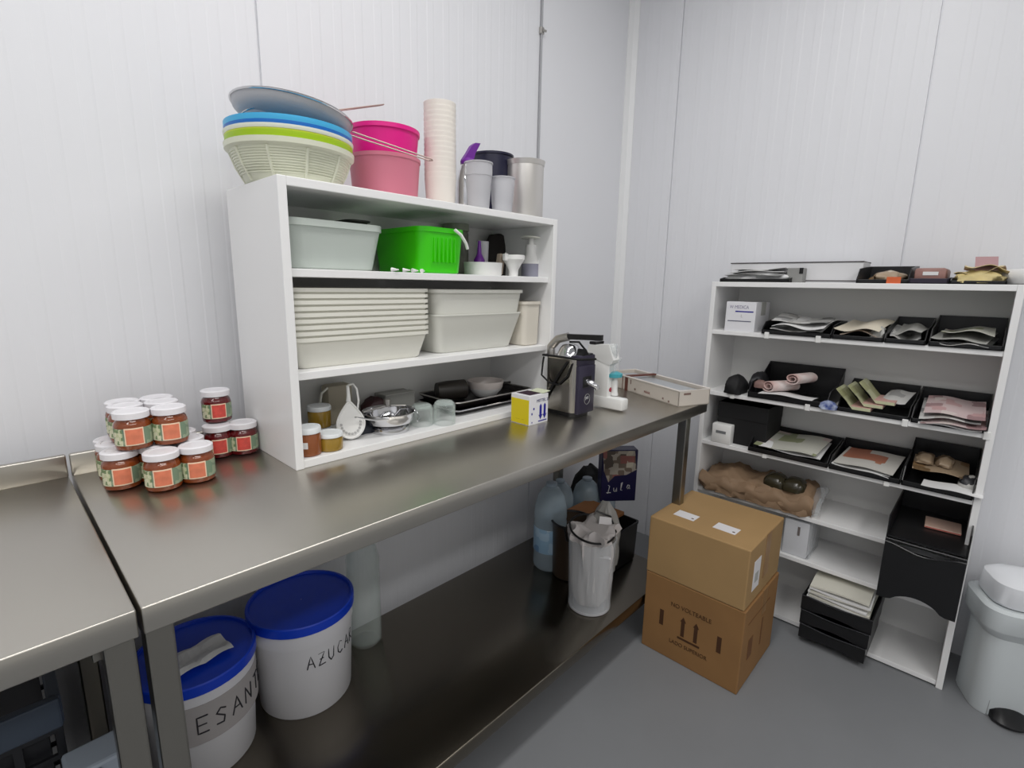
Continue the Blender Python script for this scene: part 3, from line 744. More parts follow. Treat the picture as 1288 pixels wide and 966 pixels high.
# upturned glasses
for (ul, ur, vt, vb, y, lb) in ((545, 573, 502, 536.5, -.20, 'upturned drinking glass nearest the dark baking trays'), (516, 545, 506, 538, -.18, 'upturned drinking glass between the steel bowl and the other glass')):
    cx, r = cyl(ul, ur, 525, y); xx, yy = front((ul+ur)/2, vb, Z1, r); cx, r = cyl(ul, ur, 525, yy)
    h = zat((ul+ur)/2, vt+2, cx, yy)-Z1
    t = thing('drinking_glass', lb, 'glass', (cx, yy, Z1), group='upturned drinking glasses')
    gl = mat('thick clear glass', (205, 222, 216), .03, trans=.97, ior=1.25)
    obj('tumbler', MB().lathe([(r*.95, 0), (r, .001), (r, h*.8), (r*.86, h-.004), (r*.7, h), (.001, h), (.001, h-.008), (r*.8, h-.010), (r*.93, h*.78), (r*.93, .001)], 36, cap0=False, cap1=False), clear, t, smooth=True, angle=50)
    obj('thick_base', MB().lathe([(r*.82, h-.009), (r*.84, h-.006), (r*.66, h-.001)], 30), clear, t, smooth=True)
# dark baking trays
pa = U(572, 530, 'z', Z1); xa = U(572, 523, 'y', -.215).x; xb = BR-.025
hh = zat(640, 494, U(640, 510, 'y', -.215).x, -.215)-Z1
tx = (xa+xb)/2; thw = (xb-xa)/2-.006
brown_blk = mat('dark baking enamel', (26, 22, 24), .3)
tb = thing('baking_tray', 'lower dark baking tray with a pale rim under the white bowl', 'tray', (tx, -.125, Z1), group='dark baking trays in the lower compartment')
obj('body', MB().tub(thw-.004, .090, .016, .012, .006, .002, .006, .003), brown_blk, tb, smooth=True, angle=35)
b = MB(); q = MB().rrect; rim = [Vector(p_) for p_ in b.rrect(thw+.004, .098, .018, .0165)]; b.tube(rim, .0022, 6, True); obj('rim', b, chrome, tb, smooth=True)
tb = thing('baking_tray', 'upper dark baking tray carrying the white bowl', 'tray', (tx, -.125, Z1+.0195), group='dark baking trays in the lower compartment')
obj('body', MB().tub(thw-.004, .090, hh-.0195-.002, .012, .006, .002, .004, .003), brown_blk, tb, smooth=True, angle=35)
b = MB(); rim = b.rrect(thw+.001, .095, .016, hh-.0195); b.tube([Vector(p_) for p_ in rim], .002, 6, True); obj('rim', b, dull_steel, tb, smooth=True)
zt2 = Z1+.0195+.004
cx, r = cyl(588, 633, 492, -.14); hb = zat(610, 478, cx, -.14)-zt2
t = thing('white_bowl', 'white bowl with a dusty rose band standing in the dark baking tray', 'bowl', (cx, -.14, zt2))
obj('body', MB().lathe([(r*.55, 0), (r*.62, .003), (r*.86, hb*.4), (r*.95, hb*.58)], 40, cap1=False), white_pl, t, smooth=True)
obj('rim_band', MB().lathe([(r*.95, hb*.57), (r*.97, hb*.7), (r*1.02, hb-.003), (r*1.02, hb), (r*.96, hb), (r*.9, hb*.6), (r*.7, hb*.25), (.002, hb*.18)], 40, cap0=False), mat('dusty rose glaze', (196, 188, 184), .3), t, smooth=True, angle=45)
p = U(566, 483, 'y', -.11); pb_ = U(544, 500, 'y', -.11)
b = MB(); L = .11
b.tube([(-.042, .012, 0), (-.01, 0, 0), (.045, -.014, .0)], [.026, .030, .030], 16)
o = obj('rolled_pouch', b, mat('dark brown pouch', (44, 40, 36), .45), loc=(U(566, 495, 'y', -.11).x, -.11, zt2+.030), smooth=True); tag(o, 'dark brown rolled pouch beside the white bowl on the baking tray', 'pouch')
p = U(637, 477, 'y', -.07)
t = thing('dark_tub', 'dark grey plastic tub behind the white bowl', 'tub', (p.x, -.075, zt2)); obj('body', MB().tub(.04, .03, p.z-zt2, .012, .004, .003, .003, .006), mat('dark grey plastic', (70, 68, 66), .45), t, smooth=True, angle=35)
# ------------------------------------------------------------------ on the table: yellow box, press, white machine, long box
yel = mat('yellow print card', (222, 202, 24), .45); wcard = mat('white coated card', (228, 228, 232), .4); blue_ink = mat('deep blue print', (26, 20, 140), .5)
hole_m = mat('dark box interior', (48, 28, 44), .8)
x0, x1, y0, y1 = -1.027, -.945, -.381, -.309
hb = zat(667, 499, x0, y0)-TH
t = thing('tissue_style_box', 'small yellow and white box with an open top and two blue arrows', 'box', ((x0+x1)/2, (y0+y1)/2, TH))
t.name = 'cardboard_box'
w, d = (x1-x0)/2, (y1-y0)/2
b = MB(); b.box(-w, w, -d, d, 0, hb, .0012)
bd = obj('carton', b, wcard, t)
b = MB(); b.box(-w-.0006, -w+.0002, -d+.002, d-.002, .002, hb-.012); obj('yellow_panel', b, yel, bd)
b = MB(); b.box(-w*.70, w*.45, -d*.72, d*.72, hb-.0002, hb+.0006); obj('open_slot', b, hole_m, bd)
b = MB(); b.xf = Matrix.Translation((w*.4, -d*.5, hb)) @ Matrix.Rotation(-.10, 4, 'Y'); b.box(0, w*.8, -d*.5, d*.9, .001, .0022); obj('flap', b, mat('pale green card', (206, 212, 186), .5), t)
b = MB()
for q in (.18, .62):
    cxx = w*q; b.slab([(cxx-.0045, .020), (cxx-.0085, .026), (cxx-.0045, .025), (cxx-.0045, .052), (cxx, .058), (cxx+.0045, .052), (cxx+.0045, .025), (cxx+.0085, .026), (cxx, .012)], -d-.0008, -d+.0002)
b.box(-w*.05, w*.85, -d-.0008, -d, .006, .009); b.box(-w*.6, -w*.48, -d-.0008, -d, .044, .050); b.box(-w*.78, -w*.68, -d-.0008, -d, .030, .036); b.box(-w*.75, -w*.68, -d-.0008, -d, .006, .010)
obj('blue_arrow', b, blue_ink, bd)
text('lettering', 'MITTEL 2', .0125, mat('grey blue print', (80, 82, 120), .5), bd, (w*.35, -d-.0005, hb-.018), FACE_Y, 1)
text('lettering', '·····  ···', .012, mat('olive print', (150, 130, 20), .5), bd, (-w-.0007, 0, .014), FACE_X)
# citrus press
x0, x1, y0, y1 = -.866, -.772, -.420, -.292
w, d = (x1-x0)/2, (y1-y0)/2
t = thing('citrus_press', 'stainless steel electric citrus press with black lever grip and wound black cord', 'citrus press', ((x0+x1)/2, (y0+y1)/2, TH))
hb = zat(727, 453, x0, y0)-TH
press_m = mat('press stainless steel', (172, 168, 160), .2, 1, bump=.03, bscale=60, stretch=(14, 14, 1))
b = MB(); q = lambda z, s=0, r=.03: [(x, y, z) for x, y, _ in MB().rrect(w-s, d-s, r, 0, 6)]
b.rings([q(.014), q(.016), q(hb-.004), q(hb, .004, .027)], True, True, True)
body = obj('housing', b, press_m, t, smooth=True, angle=40)
b = MB(); b.rings([q(0, .003, .028), q(.014, .001, .028)], True, True, True); obj('foot', b, black_pl, t, smooth=True)
dk = mat('dark plum plastic', (50, 46, 64), .35)
b = MB(); b.box(-w+.010, w-.0005, -d-.004, -d+.03, .010, hb-.020, .003); b.box(-w+.010, w-.0005, -d-.002, -d+.03, hb-.022, hb+.010, .004); fp = obj('front_panel', b, dk, t, smooth=True, angle=40)
b = MB(); b.slab([(-.02, hb+.008), (.0, hb+.028), (.012, hb+.012), (.034, hb+.014), (.036, hb+.004), (-.02, hb+.002)], -d, -d+.03); obj('bowl_rim', b, black_pl, t)
b = MB(); b.tube([(.006, -d-.002, hb*.60), (.008, -d-.016, hb*.585), (.014, -d-.034, hb*.53), (.016, -d-.036, hb*.49)], [.010, .010, .008, .007], 12); obj('spout', b, chrome, t, smooth=True)
b = MB(); b.box(-.018, .028, -d-.0055, -d+.0, hb*.50, hb*.70, .003); obj('spout_recess', b, black_pl, fp)
b = MB(); arc = [(.014*math.cos(a)+.008, -d-.0046, hb*.30+.016*math.sin(a)) for a in [2*PI*i/28 for i in range(28)]]; b.tube(arc, .0006, 5, True); obj('badge_ring', b, paper_g, fp)
text('lettering', 'JUS', .011, paper_w, fp, (.008, -d-.0042, hb*.32), FACE_Y)
hd = zat(712, 432, (x0+x1)/2, (y0+y1)/2)-TH
b = MB(); b.lathe([(w*.86, hb-.001), (w*.84, hb+.006), (w*.62, hd-.012), (w*.5, hd-.004), (w*.3, hd)], 36, (-.004, -.004, 0)); obj('cone_cover', b, chrome, t, smooth=True, angle=40)
b = MB()
arm = [(-.014, d*.9, hb*.9), (-.016, d*.95, hb+.025), (-.014, d*.55, hd+.012), (-.006, d*.0, hd+.022)]
pts = []
for i in range(len(arm)-1):
    for k in range(5):
        u = k/5; pts.append(tuple(arm[i][j]*(1-u)+arm[i+1][j]*u for j in range(3)))
pts.append(arm[-1]); b.tube(pts, .013, 12); obj('lever_arm', b, dull_steel, t, smooth=True)
ga = U(718, 434, 'y', (y0+y1)/2-.005)-Vector(((x0+x1)/2, (y0+y1)/2, TH))
ge = Vector((ga.x+.012, -d-.045, zat(756, 425, (x0+x1)/2+.01, y0-.045)-TH))
gp = Vector(arm[-1])
b = MB(); dv = (ge-gp); up = Vector((0, 0, 1)); sd = dv.cross(up).normalized()
b.rings([[p + sd*a*.009 + up*c*.008 for a, c in ((-1, -1), (1, -1), (1, 1), (-1, 1))] for p in (gp-dv*.04, gp+dv*.5, ge)], True, True, True)
obj('lever_grip', b, black_pl, t)
b = MB()
loop = []
for i in range(40):
    a = 2*PI*i/40; r_ = [(w+.004)*max(-1, min(1, 1.35*math.cos(a))), (d+.004)*max(-1, min(1, 1.35*math.sin(a)))]
    loop.append((r_[0], r_[1] if r_[1] > -d*.7 else r_[1], hb*(.99-.03*math.cos(a))))
b.tube(loop, .0035, 6, True)
xl = -w-.004
b.tube([(xl, -d*.5, hb*.95), (xl-.002, -d*.05, hb*.72), (xl-.002, d*.45, hb*.42), (xl, d*.8, hb*.22)], .0035, 6)
b.tube([(xl, -d*.8, hb*.93), (xl-.003, -d*.55, hb*.70), (xl-.003, -d*.05, hb*.54), (xl-.003, d*.5, hb*.55), (xl-.004, d*.98, hb*.66), (xl+.004, d*1.04, hb*.85), (xl+.006, d*1.0, hb*.98)], .003, 6)
b.tube([(.02, -d*.6, hb), (.036, -d*.55, hd-.02), (.030, -d*.2, hd+.004), (.0, 0, hd+.005)], .0035, 6)
obj('cord', b, black_matte, t, smooth=True)
# white countertop machine
t = thing('dosing_machine', 'white countertop machine with a clear cup over a turquoise ring', 'machine', (-.66, -.41, TH))
C0 = Vector((-.66, -.41, TH))
L = lambda u, v, x=-.695: U(u, v, 'x', x)-C0
xa = -.035
b = MB()
f0 = L(748, 512); f1 = L(782, 516); top = L(782, 499)
b.box(xa, .004, f1.y, f0.y+.02, .004, max(.03, top.z*.8), .006); obj('base', b, white_pl, t, smooth=True, angle=40)
cl = L(747, 480); cr = L(764, 480); ct = L(764, 455)
b = MB(); b.box(xa+.003, .002, cr.y, cl.y+.015, .012, ct.z, .004); obj('column', b, white_pl, t, smooth=True, angle=40)
h0 = L(734, 441); h1 = L(762, 434); h2 = L(771, 452)
b = MB(); b.rings([[(x, p[0], p[1]) for p in ((cl.y+.035, ct.z+.012), (cl.y+.03, h1.z-.006), (cr.y+.004, h1.z+.002), (h2.y, h2.z-.004), (h2.y+.006, h2.z-.016), (cr.y-.001, ct.z-.012))] for x in (xa+.002, .004)], True, True, True)
obj('head', b, white_pl, t)
b = MB(); b.box(xa+.006, .02, cl.y+.004, cl.y+.03, h1.z-.004, h1.z+.006, .002); obj('black_button', b, black_pl, t)
k = L(772, 480, -.66); rc = .013
zc = lambda v: L(772, v, -.66).z
b = MB(); b.lathe([(rc*.75, zc(470)), (rc*1.0, zc(461)), (rc*.55, zc(455)), (rc*1.1, zc(447)), (rc*1.15, zc(433)), (rc*.95, zc(432)), (rc*.9, zc(446))], 24, (-.014, k.y, 0)); obj('clear_cup', b, clear_pl, t, smooth=True)
b = MB(); b.lathe([(.012, zc(475)), (.027, zc(473.5)), (.027, zc(469.5)), (.012, zc(467))], 28, (0, k.y, 0)); obj('turquoise_ring', b, mat('turquoise translucent plastic', (70, 160, 172), .3), t, smooth=True, angle=35)
k2 = L(773, 490, -.66)
b = MB(); b.lathe([(.012, zc(497)), (.0125, zc(495.5)), (.0095, zc(491)), (.0095, zc(480)), (.007, zc(477)), (.007, zc(473))], 24, (0, k2.y, 0)); obj('nozzle', b, white_pl, t, smooth=True, angle=40)
k3 = L(764, 490, -.68)
b = MB(); b.tube([(-.02, k3.y, k3.z), (-.012, k3.y-.008, k3.z)], .008, 14); b.tube([(-.012, k3.y-.006, k3.z), (.0, cr.y+.01, k3.z+.004)], .004, 8); obj('red_knob', b, mat('dark red plastic', (150, 20, 48), .35), t, smooth=True, angle=40)
b = MB(); b.tube([(0, k.y, zc(457)), (.004, k.y-.016, zc(453)), (.004, k.y-.02, zc(449))], .003, 8); obj('clear_lug', b, clear_pl, t, smooth=True)
# long cream box
p0 = U(853, 512, 'z', TH); p1 = U(785, 490, 'z', TH); dv = (p1-p0); dv.z = 0; dv.normalize()
ang = math.atan2(dv.y, dv.x)
t = thing('long_carton', 'long low cream carton with a brown strap at the far end of the steel table', 'carton', (p0.x, p0.y, TH), ang)
Lg = .42; Wd = .135; hz = zat(853, 492, p0.x, p0.y)-TH
card_c = mat('cream printed card', (206, 198, 188), .55)
b = MB()
for q in (b.box(0, Lg, -.003, 0, 0, hz), b.box(0, Lg, -Wd, -Wd+.003, 0, hz), b.box(0, .003, -Wd, 0, 0, hz), b.box(Lg-.003, Lg, -Wd, 0, 0, hz), b.box(0, Lg, -Wd, 0, 0, .003)): pass
bd = obj('tray_body', b, card_c, t)
b = MB(); b.tube([(0, 0, hz), (Lg, 0, hz), (Lg, -Wd, hz), (0, -Wd, hz)], .0032, 6, True); obj('edge_roll', b, mat('pale card edge', (226, 220, 214), .5), bd)
b = MB(); b.box(.012, Lg-.012, -Wd+.012, -.012, .003, hz-.010, .004); obj('wrapped_filling', b, mat('grey translucent wrap', (168, 172, 176), .3), t)
strap = mat('brown strap', (104, 60, 50), .5)
b = MB(); b.box(.282, .300, -.0002, .0012, 0, hz+.004); b.box(.314, .317, -.0002, .0012, 0, hz); b.box(.282, .300, -Wd, 0, hz-.001, hz+.0045); obj('strap', b, strap, t)
b = MB(); b.box(.262, .266, -.0002, .001, hz*.55, hz*.85); b.box(.232, .241, -.0002, .0008, hz*.20, hz*.34); b.box(.075, .082, -.0002, .0008, hz*.18, hz*.30); b.box(.045, .052, -.0002, .0008, hz*.10, hz*.22); b.box(-.0008, .0002, -.05, -.02, hz*.72, hz*.85)
obj('print_mark', b, mat('grey brown print', (128, 106, 98), .6), bd)
t2 = text('lettering', 'FRÁGIL', .011, mat('reddish print', (140, 84, 80), .6), bd, (.165, .0006, hz*.30), (PI/2, 0, PI))
# ------------------------------------------------------------------ under the table
bucket_w = mat('white bucket plastic', (214, 214, 218), .35, alpha=1)
def bucket(label, cx, cy, r, h, word, a_mid, step, hgt, zc, rise=0, paper=False):
    t = thing('lidded_bucket', label, 'bucket', (cx, cy, LS), group='white buckets with blue lids')
    bd = obj('body', MB().lathe([(r*.88, 0), (r*.905, .004), (r*.985, h-.062), (r*1.0, h-.062), (r*1.0, h-.02), (r*.97, h-.01)], 48), bucket_w, t, smooth=True, angle=35)
    obj('lid', MB().lathe([(r*1.02, h-.026), (r*1.045, h-.024), (r*1.045, h-.003), (r*1.03, h), (r*.985, h), (r*.97, h-.006), (.001, h-.006)], 48, cap1=False), blue_lid, t, smooth=True, angle=30)
    return t, bd
r1 = .1235
cx, cy = -1.588, -.112; h1 = .262
t, bd = bucket('white bucket with a blue lid and the word AZUCAR in marker', cx, cy, r1, h1, '', 0, 0, 0, 0)
ac = math.atan2(CAM.y-cy, CAM.x-cx)
handwriting('marker_word', 'AZUCAR', r1*.965, h1*.60, .034, ac+.68, .026, marker, bd, .0015)
r2 = .118; h2 = .250
cx2, cy2 = -1.833, -.118
t, bd = bucket('white bucket with a blue lid, a torn paper and marker lettering, behind the table leg', cx2, cy2, r2, h2, '', 0, 0, 0, 0)
ac = math.atan2(CAM.y-cy2, CAM.x-cx2)
handwriting('marker_word', 'ESANTE', r2*1.016, h2*.62, .038, ac+.78, .034, marker, bd, .0016)
b = MB(); rr = r2*.955
arc_patch(b, r2*.955, r2*1.012, h2*.44, h2*.80, ac-.5, ac+1.75, 24); obj('paper_band', b, mat('greyish paper band', (168, 164, 164), .6), bd, smooth=True, angle=40)
b = MB(); rnd = random.Random(4); b.sheet(.12, .07, lambda u, v: .004+.006*abs(math.sin(6*u+3*v))+.004*math.sin(9*v), 10, 6, .001)
o = obj('crumpled_paper', b, paper_w, loc=(cx2+.0, cy2-.03, LS+h2-.003), rot=(0, 0, .15)); tag(o, 'crumpled white paper lying on the blue lid beside the table leg', 'paper')
# tall glass jar behind
rj = .047; cx, cy = front(456, 803, LS, rj); hj = .33
cx, cy = -1.385, -.012
t = thing('glass_jar', 'tall clear glass jar standing behind the AZUCAR bucket', 'jar', (cx, cy-.052, LS))
obj('glass_body', MB().lathe([(rj*.85, 0), (rj, .01), (rj, hj*.82), (rj*.82, hj*.93), (rj*.84, hj), (rj*.76, hj), (rj*.76, hj*.93), (rj*.93, hj*.81), (rj*.93, .012), (rj*.8, .006)], 36), clear, t, smooth=True)
obj('swing_clip', MB().box(rj*.55, rj*1.0, -.006, .006, hj*.96, hj*1.02, .002), black_pl, t)
# water jugs
jug_m = glass('pale blue bottle plastic', (186, 204, 216), .15, .42)
jl_m = printed('pale blue bottle label', (150, 186, 214), ((176, 204, 226), (112, 150, 190), (200, 214, 226)), 30)
def jug(label, cx, cy, r, h, lab=True, sq=False):
    t = thing('water_bottle', label, 'bottle', (cx, cy, LS), group='water bottles under the table')
    pr_ = [(r*.85, 0), (r*.97, .008), (r, .02), (r*.97, h*.18), (r, h*.2), (r, h*.55), (r*.96, h*.58), (r, h*.61), (r*.97, h*.72), (r*.8, h*.85), (r*.45, h*.94), (r*.3, h*.95), (r*.3, h*.975)]
    obj('body', MB().lathe(pr_, 32), jug_m, t, smooth=True)
    obj('cap', MB().lathe([(r*.33, h*.965), (r*.34, h*.97), (r*.34, h*.995), (r*.3, h)], 20), mat('pale blue cap', (150, 166, 180), .3), t, smooth=True, angle=40)
    if lab: obj('label', MB().lathe([(r*1.004, h*.22), (r*1.008, h*.225), (r*1.008, h*.50), (r*1.004, h*.505)], 32, cap0=False, cap1=False), jl_m, t, smooth=True)
    return t
jx, jy = front(690, 721, LS, .062)
jug('large pale blue water bottle at the front of the bottle group, beside the clear bin', jx, jy, .062, zat(684, 606, jx, jy)-LS)
for (u, v, y, r, lb) in ((703, 603, -.075, .058, 'water bottle against the wall behind the front water bottle'), (736, 600, -.13, .060, 'water bottle with a broad shoulder behind the dark pot'), (760, 604, -.20, .042, 'slim water bottle between the broad bottle and the navy packet')):
    d = ray(u, 660); x = CAM.x + (y-CAM.y)*d.x/d.y
    jug(lb, x, y, r, zat(u, v, x, y)-LS)
# clear bin with waste inside
rb = .078; cx, cy = front(740, 775, LS, rb*.85)
hb = zat(722, 672, cx, cy)-LS
t = thing('clear_bin', 'clear plastic bin lined with a white bag at the end of the lower shelf', 'bin', (cx, cy, LS))
obj('bucket_body', MB().lathe([(rb*.86, 0), (rb*.90, .003), (rb*1.0, hb-.006), (rb*1.03, hb-.004), (rb*1.03, hb), (rb*.97, hb), (rb*.86, .006)], 40, cap1=True), clear_pl, t, smooth=True, angle=40)
obj('base_ring', MB().lathe([(rb*.87, 0), (rb*.90, .002), (rb*.905, .009), (rb*.8, .010)], 40), mat('frosted base', (196, 196, 200), .3), t, smooth=True, angle=40)
def bag(name, r0, zs, seed, m, parent=None, wob=.16, n=56):
    rnd = random.Random(seed); ph = [rnd.uniform(0, 6.28) for _ in range(8)]
    rs = []
    for k, (s, z) in enumerate(zs):
        ring = []
        for i in range(n):
            a = 2*PI*i/n
            w_ = 1+wob*(.5*math.sin(5*a+ph[0]+2.2*k*.4)+.35*math.sin(9*a+ph[1]-k*.7)+.3*math.sin(14*a+ph[2]+k)+.2*math.sin(23*a+ph[3]))*(1 if k else .3)
            ring.append((r0*s*w_*math.cos(a), r0*s*w_*math.sin(a), z+.012*wob*6*math.sin(4*a+ph[4])*(k/len(zs))))
        rs.append(ring)
    b = MB(); b.rings(rs, True, True, True); return b
bag_m = mat('white plastic bag', (198, 192, 190), .4, bump=.3, bscale=40)
b = bag('bag', rb, [(.62, .02), (.72, .05), (.76, .10), (.78, .16), (.80, hb-.03), (.84, hb-.004), (.94, hb+.016), (.9, hb+.032), (.6, hb+.026)], 2, bag_m, wob=.26)
obj('bag_liner', b, bag_m, t, smooth=True, angle=70)
def strip(p0, p1, w, m, name, label, cat, bend=.01):
    p0, p1 = Vector(p0), Vector(p1); b = MB(); d = p1-p0; L = d.length
    z = d.normalized(); x = Vector((z.y, -z.x, 0)).normalized() if abs(z.z) < .99 else Vector((.8, -.6, 0)); y = z.cross(x)
    rs = []
    for i in range(9):
        q = i/8; c = d*q + y*(bend*math.sin(PI*q)); rs.append([c + x*(sx*w*(1-.25*q)) + y*sy*.0018 for sx, sy in ((-1, -1), (1, -1), (1, 1), (-1, 1))])
    b.rings(rs, True, True, True)
    return tag(obj(name, b, m, loc=p0), label, cat)
c = Vector((cx, cy, LS))
strip(c+Vector((-.02, -.055, hb-.05)), c+Vector((.045, -.018, hb+.058)), .026, mat('white printed wrapper', (222, 218, 218), .45), 'wrapper', 'stiff white wrapper standing upright in the clear bin', 'wrapper')
b = MB(); ring = []
for i in range(44):
    a = 2*PI*i/44; ring.append((rb*.94*math.cos(a)-.004, rb*.94*math.sin(a), hb+.028+.016*math.sin(a+.4)))
b.tube(ring, .0035, 8, True)
b.tube([(rb*.55, -rb*.8, hb+.02), (rb*.85, -rb*.3, hb+.055), (rb*.5, rb*.2, hb+.07)], .003, 8)
obj('bag_ring', b, black_pl, t, smooth=True)
lump('clear_bag', 'crumpled clear plastic bag bulging over the far side of the clear bin', 'bag', cx+.085, cy+.012, LS+.10, .05, .045, hb-.02, mat('crumpled clear bag', (176, 174, 170), .25, bump=.6, bscale=30, alpha=.75), 8, 40, .12)
# dark pot with black ring behind the bin
r = .075; px = cx-.10; py = cy+.085
h = zat(712, 642, px, py)-LS
px, py = front(716, 735, LS, r)
t = thing('dark_pot', 'dark brown pot with a black rim ring behind the clear bin', 'pot', (px+.006, py+.004, LS))
h = zat(716, 655, px, py)-LS
obj('body', MB().lathe([(r*.85, 0), (r*.9, .004), (r*.97, h-.006), (r, h), (r*.93, h), (r*.86, h-.035), (.001, h-.04)], 36, cap1=False), mat('smoky brown plastic', (62, 50, 40), .35), t, smooth=True, angle=40)
b = MB(); b.tube([(r*1.0*math.cos(a), r*1.0*math.sin(a), h+.002) for a in [2*PI*i/40 for i in range(40)]], .0045, 8, True); b.tube([(-r*.95, -.02, h), (-r*1.0, -.035, h-.04), (-r*.85, -.055, h-.045), (-r*.75, -.06, h-.005)], .004, 8); obj('rim_ring', b, black_pl, t, smooth=True)
# brown carton and navy packet at the end
by = -.30
xa = U(772, 660, 'y', by).x
t = thing('cardboard_box', 'brown cardboard box under the table end behind the clear bin', 'box', (-.455, -.255, LS+.16))
hb2 = zat(800, 652, -.455, -.30)-LS-.16
obj('carton', MB().box(-.105, .075, -.075, .10, 0, hb2, .002), mat('dark brown cardboard', (140, 94, 56), .75), t)
obj('flap_seam', MB().box(-.104, .089, .008, .012, hb2-.0003, hb2+.0005), ink, t)
t = thing('black_crate', 'black plastic crate under the brown cardboard box, behind the clear bin', 'crate', (-.465, -.28, LS))
obj('body', MB().tub(.088, .115, .158, .012, .004, .003, .003, .008), black_pl, t)
zt = LS+.16+hb2+.0005
pc = ray(776, 600); yy = -.235; xx = CAM.x+(yy-CAM.y)*pc.x/pc.y
hp = zat(776, 563, xx, yy)-zt
t = thing('navy_packet', 'navy blue packet with white script lettering and a pale picture above', 'packet', (xx, yy, zt), -.72)
hp = min(hp, .812-zt-.004)
navy = mat('navy packet print', (30, 28, 70), .4); pale = printed('pale packet picture', (176, 168, 156), ((120, 106, 94), (196, 188, 172), (150, 96, 90), (90, 80, 72)), 34)
obj('pouch', MB().box(-.075, .075, -.03, .03, 0, hp, .004), navy, t)
b = MB(); b.slab([(-.074, hp*.98), (.060, hp*.98), (.072, hp*.62), (.03, hp*.52), (-.02, hp*.50), (-.045, hp*.38), (-.066, hp*.60)], -.0312, -.0298); obj('picture_panel', b, pale, t)
b = MB()
for i, ch in enumerate('Lula'):
    for st in STROKE[ch]:
        b.tube([(-.048+i*.027+x*.026*(1.2 if i == 0 else 1), -.0312, hp*.16+z*.036+i*.006) for x, z in st], .0016, 6)
obj('script_lettering', b, paper_w, t)
d = ray(733, 590); yy2 = -.03; xx2 = CAM.x+(yy2-CAM.y)*d.x/d.y
lump('black_bag', 'black bag against the wall behind the water bottles', 'bag', xx2, -.055, LS, .10, .05, zat(735, 585, xx2, yy2)-LS, black_matte, 6)
# ------------------------------------------------------------------ under the empty table: dark crate and grey box
crate_m = mat('black crate plastic', (24, 25, 30), .45); rim_m = mat('blue grey crate rim', (58, 68, 82), .45)
X0, X1, Y0, Y1 = -2.62, -2.065, -.36, -.02
zt = .625
t = thing('lattice_crate', 'black lattice crate with a blue grey rim under the empty steel table', 'crate', ((X0+X1)/2, (Y0+Y1)/2, LS))
w, d, h = (X1-X0)/2, (Y1-Y0)/2, zt-LS
b = MB()
for s in (-1, 1):
    ya = s*d
    n = 12
    for i in range(n+1):
        x = -w+2*w*i/n; b.box(x-.005, x+.005, ya-.004, ya+.004, .01, h-.045)
    for k in range(9):
        z = .02+(h-.075)*k/8; b.box(-w, w, ya-.003, ya+.003, z-.004, z+.004)
    xa = s*w
    for i in range(8):
        y = -d+2*d*i/7; b.box(xa-.004, xa+.004, y-.005, y+.005, .01, h-.045)
    for k in range(9):
        z = .02+(h-.075)*k/8; b.box(xa-.003, xa+.003, -d, d, z-.004, z+.004)
b.box(-w, w, -d, d, 0, .01)
b.box(-w+.012, w-.012, -d+.012, d-.012, .01, h-.07)
obj('lattice_wall', b, crate_m, t)
b = MB()
for s in (-1, 1): b.box(-w-.006, w+.006, s*d-.008, s*d+.008, h-.05, h, .003); b.box(s*w-.008, s*w+.008, -d, d, h-.05, h, .003)
obj('rim_band', b, rim_m, t)
pa = U(126, 950, 'y', -.45); pb = U(164, 938, 'y', -.45)
t = thing('clip_box', 'light grey plastic box with a clip beside the table leg', 'box', (pa.x-.02, -.42, LS))
hz = pb.z-LS-.004; xr = pb.x-pa.x+.02
grey_pl = mat('light grey plastic', (158, 168, 180), .4)
obj('body', MB().box(-.02, xr, -.028, .03, 0, hz, .005), grey_pl, t)
b = MB(); b.box(-.004, .020, -.034, -.027, hz-.035, hz-.006, .003); obj('clip', b, mat('grey blue clip', (110, 124, 140), .4), t)
# ------------------------------------------------------------------ contents of the tall wall shelf unit
def yB(u, v, x=-.095): return U(u, v, 'x', x).y
def letter_tray(label, ya, yb, z, xf=-.10, xb=.125, h=.045, hf=.014, name='letter_tray', m=None, back=None, group='black trays on the wall shelf unit'):
    """open-fronted black tray: floor, low front lip, side walls rising to the back"""
    y0, y1 = max(-1.322 if z < SH else -2, min(ya, yb)), min(-.502, max(ya, yb)); t = thing(name, label, 'tray', ((xf+xb)/2, (y0+y1)/2, z), group=group)
    hx, hy = (xb-xf)/2, (y1-y0)/2; bh = back or h
    b = MB(); b.box(-hx, hx, -hy, hy, 0, .003); b.box(-hx, -hx+.003, -hy, hy, 0, hf, .001); b.box(hx-.003, hx, -hy, hy, 0, bh, .001)
    for s in (-1, 1):
        ya_, yb_ = (s*hy-.003, s*hy) if s > 0 else (-hy, -hy+.003)
        b.rings([[(-hx, y, 0), (hx, y, 0), (hx, y, bh), (hx*.2, y, h), (-hx*.7, y, h*.85), (-hx, y, hf)] for y in (ya_, yb_)], True, True, True)
    obj('body', b, m or black_pl, t)
    return t
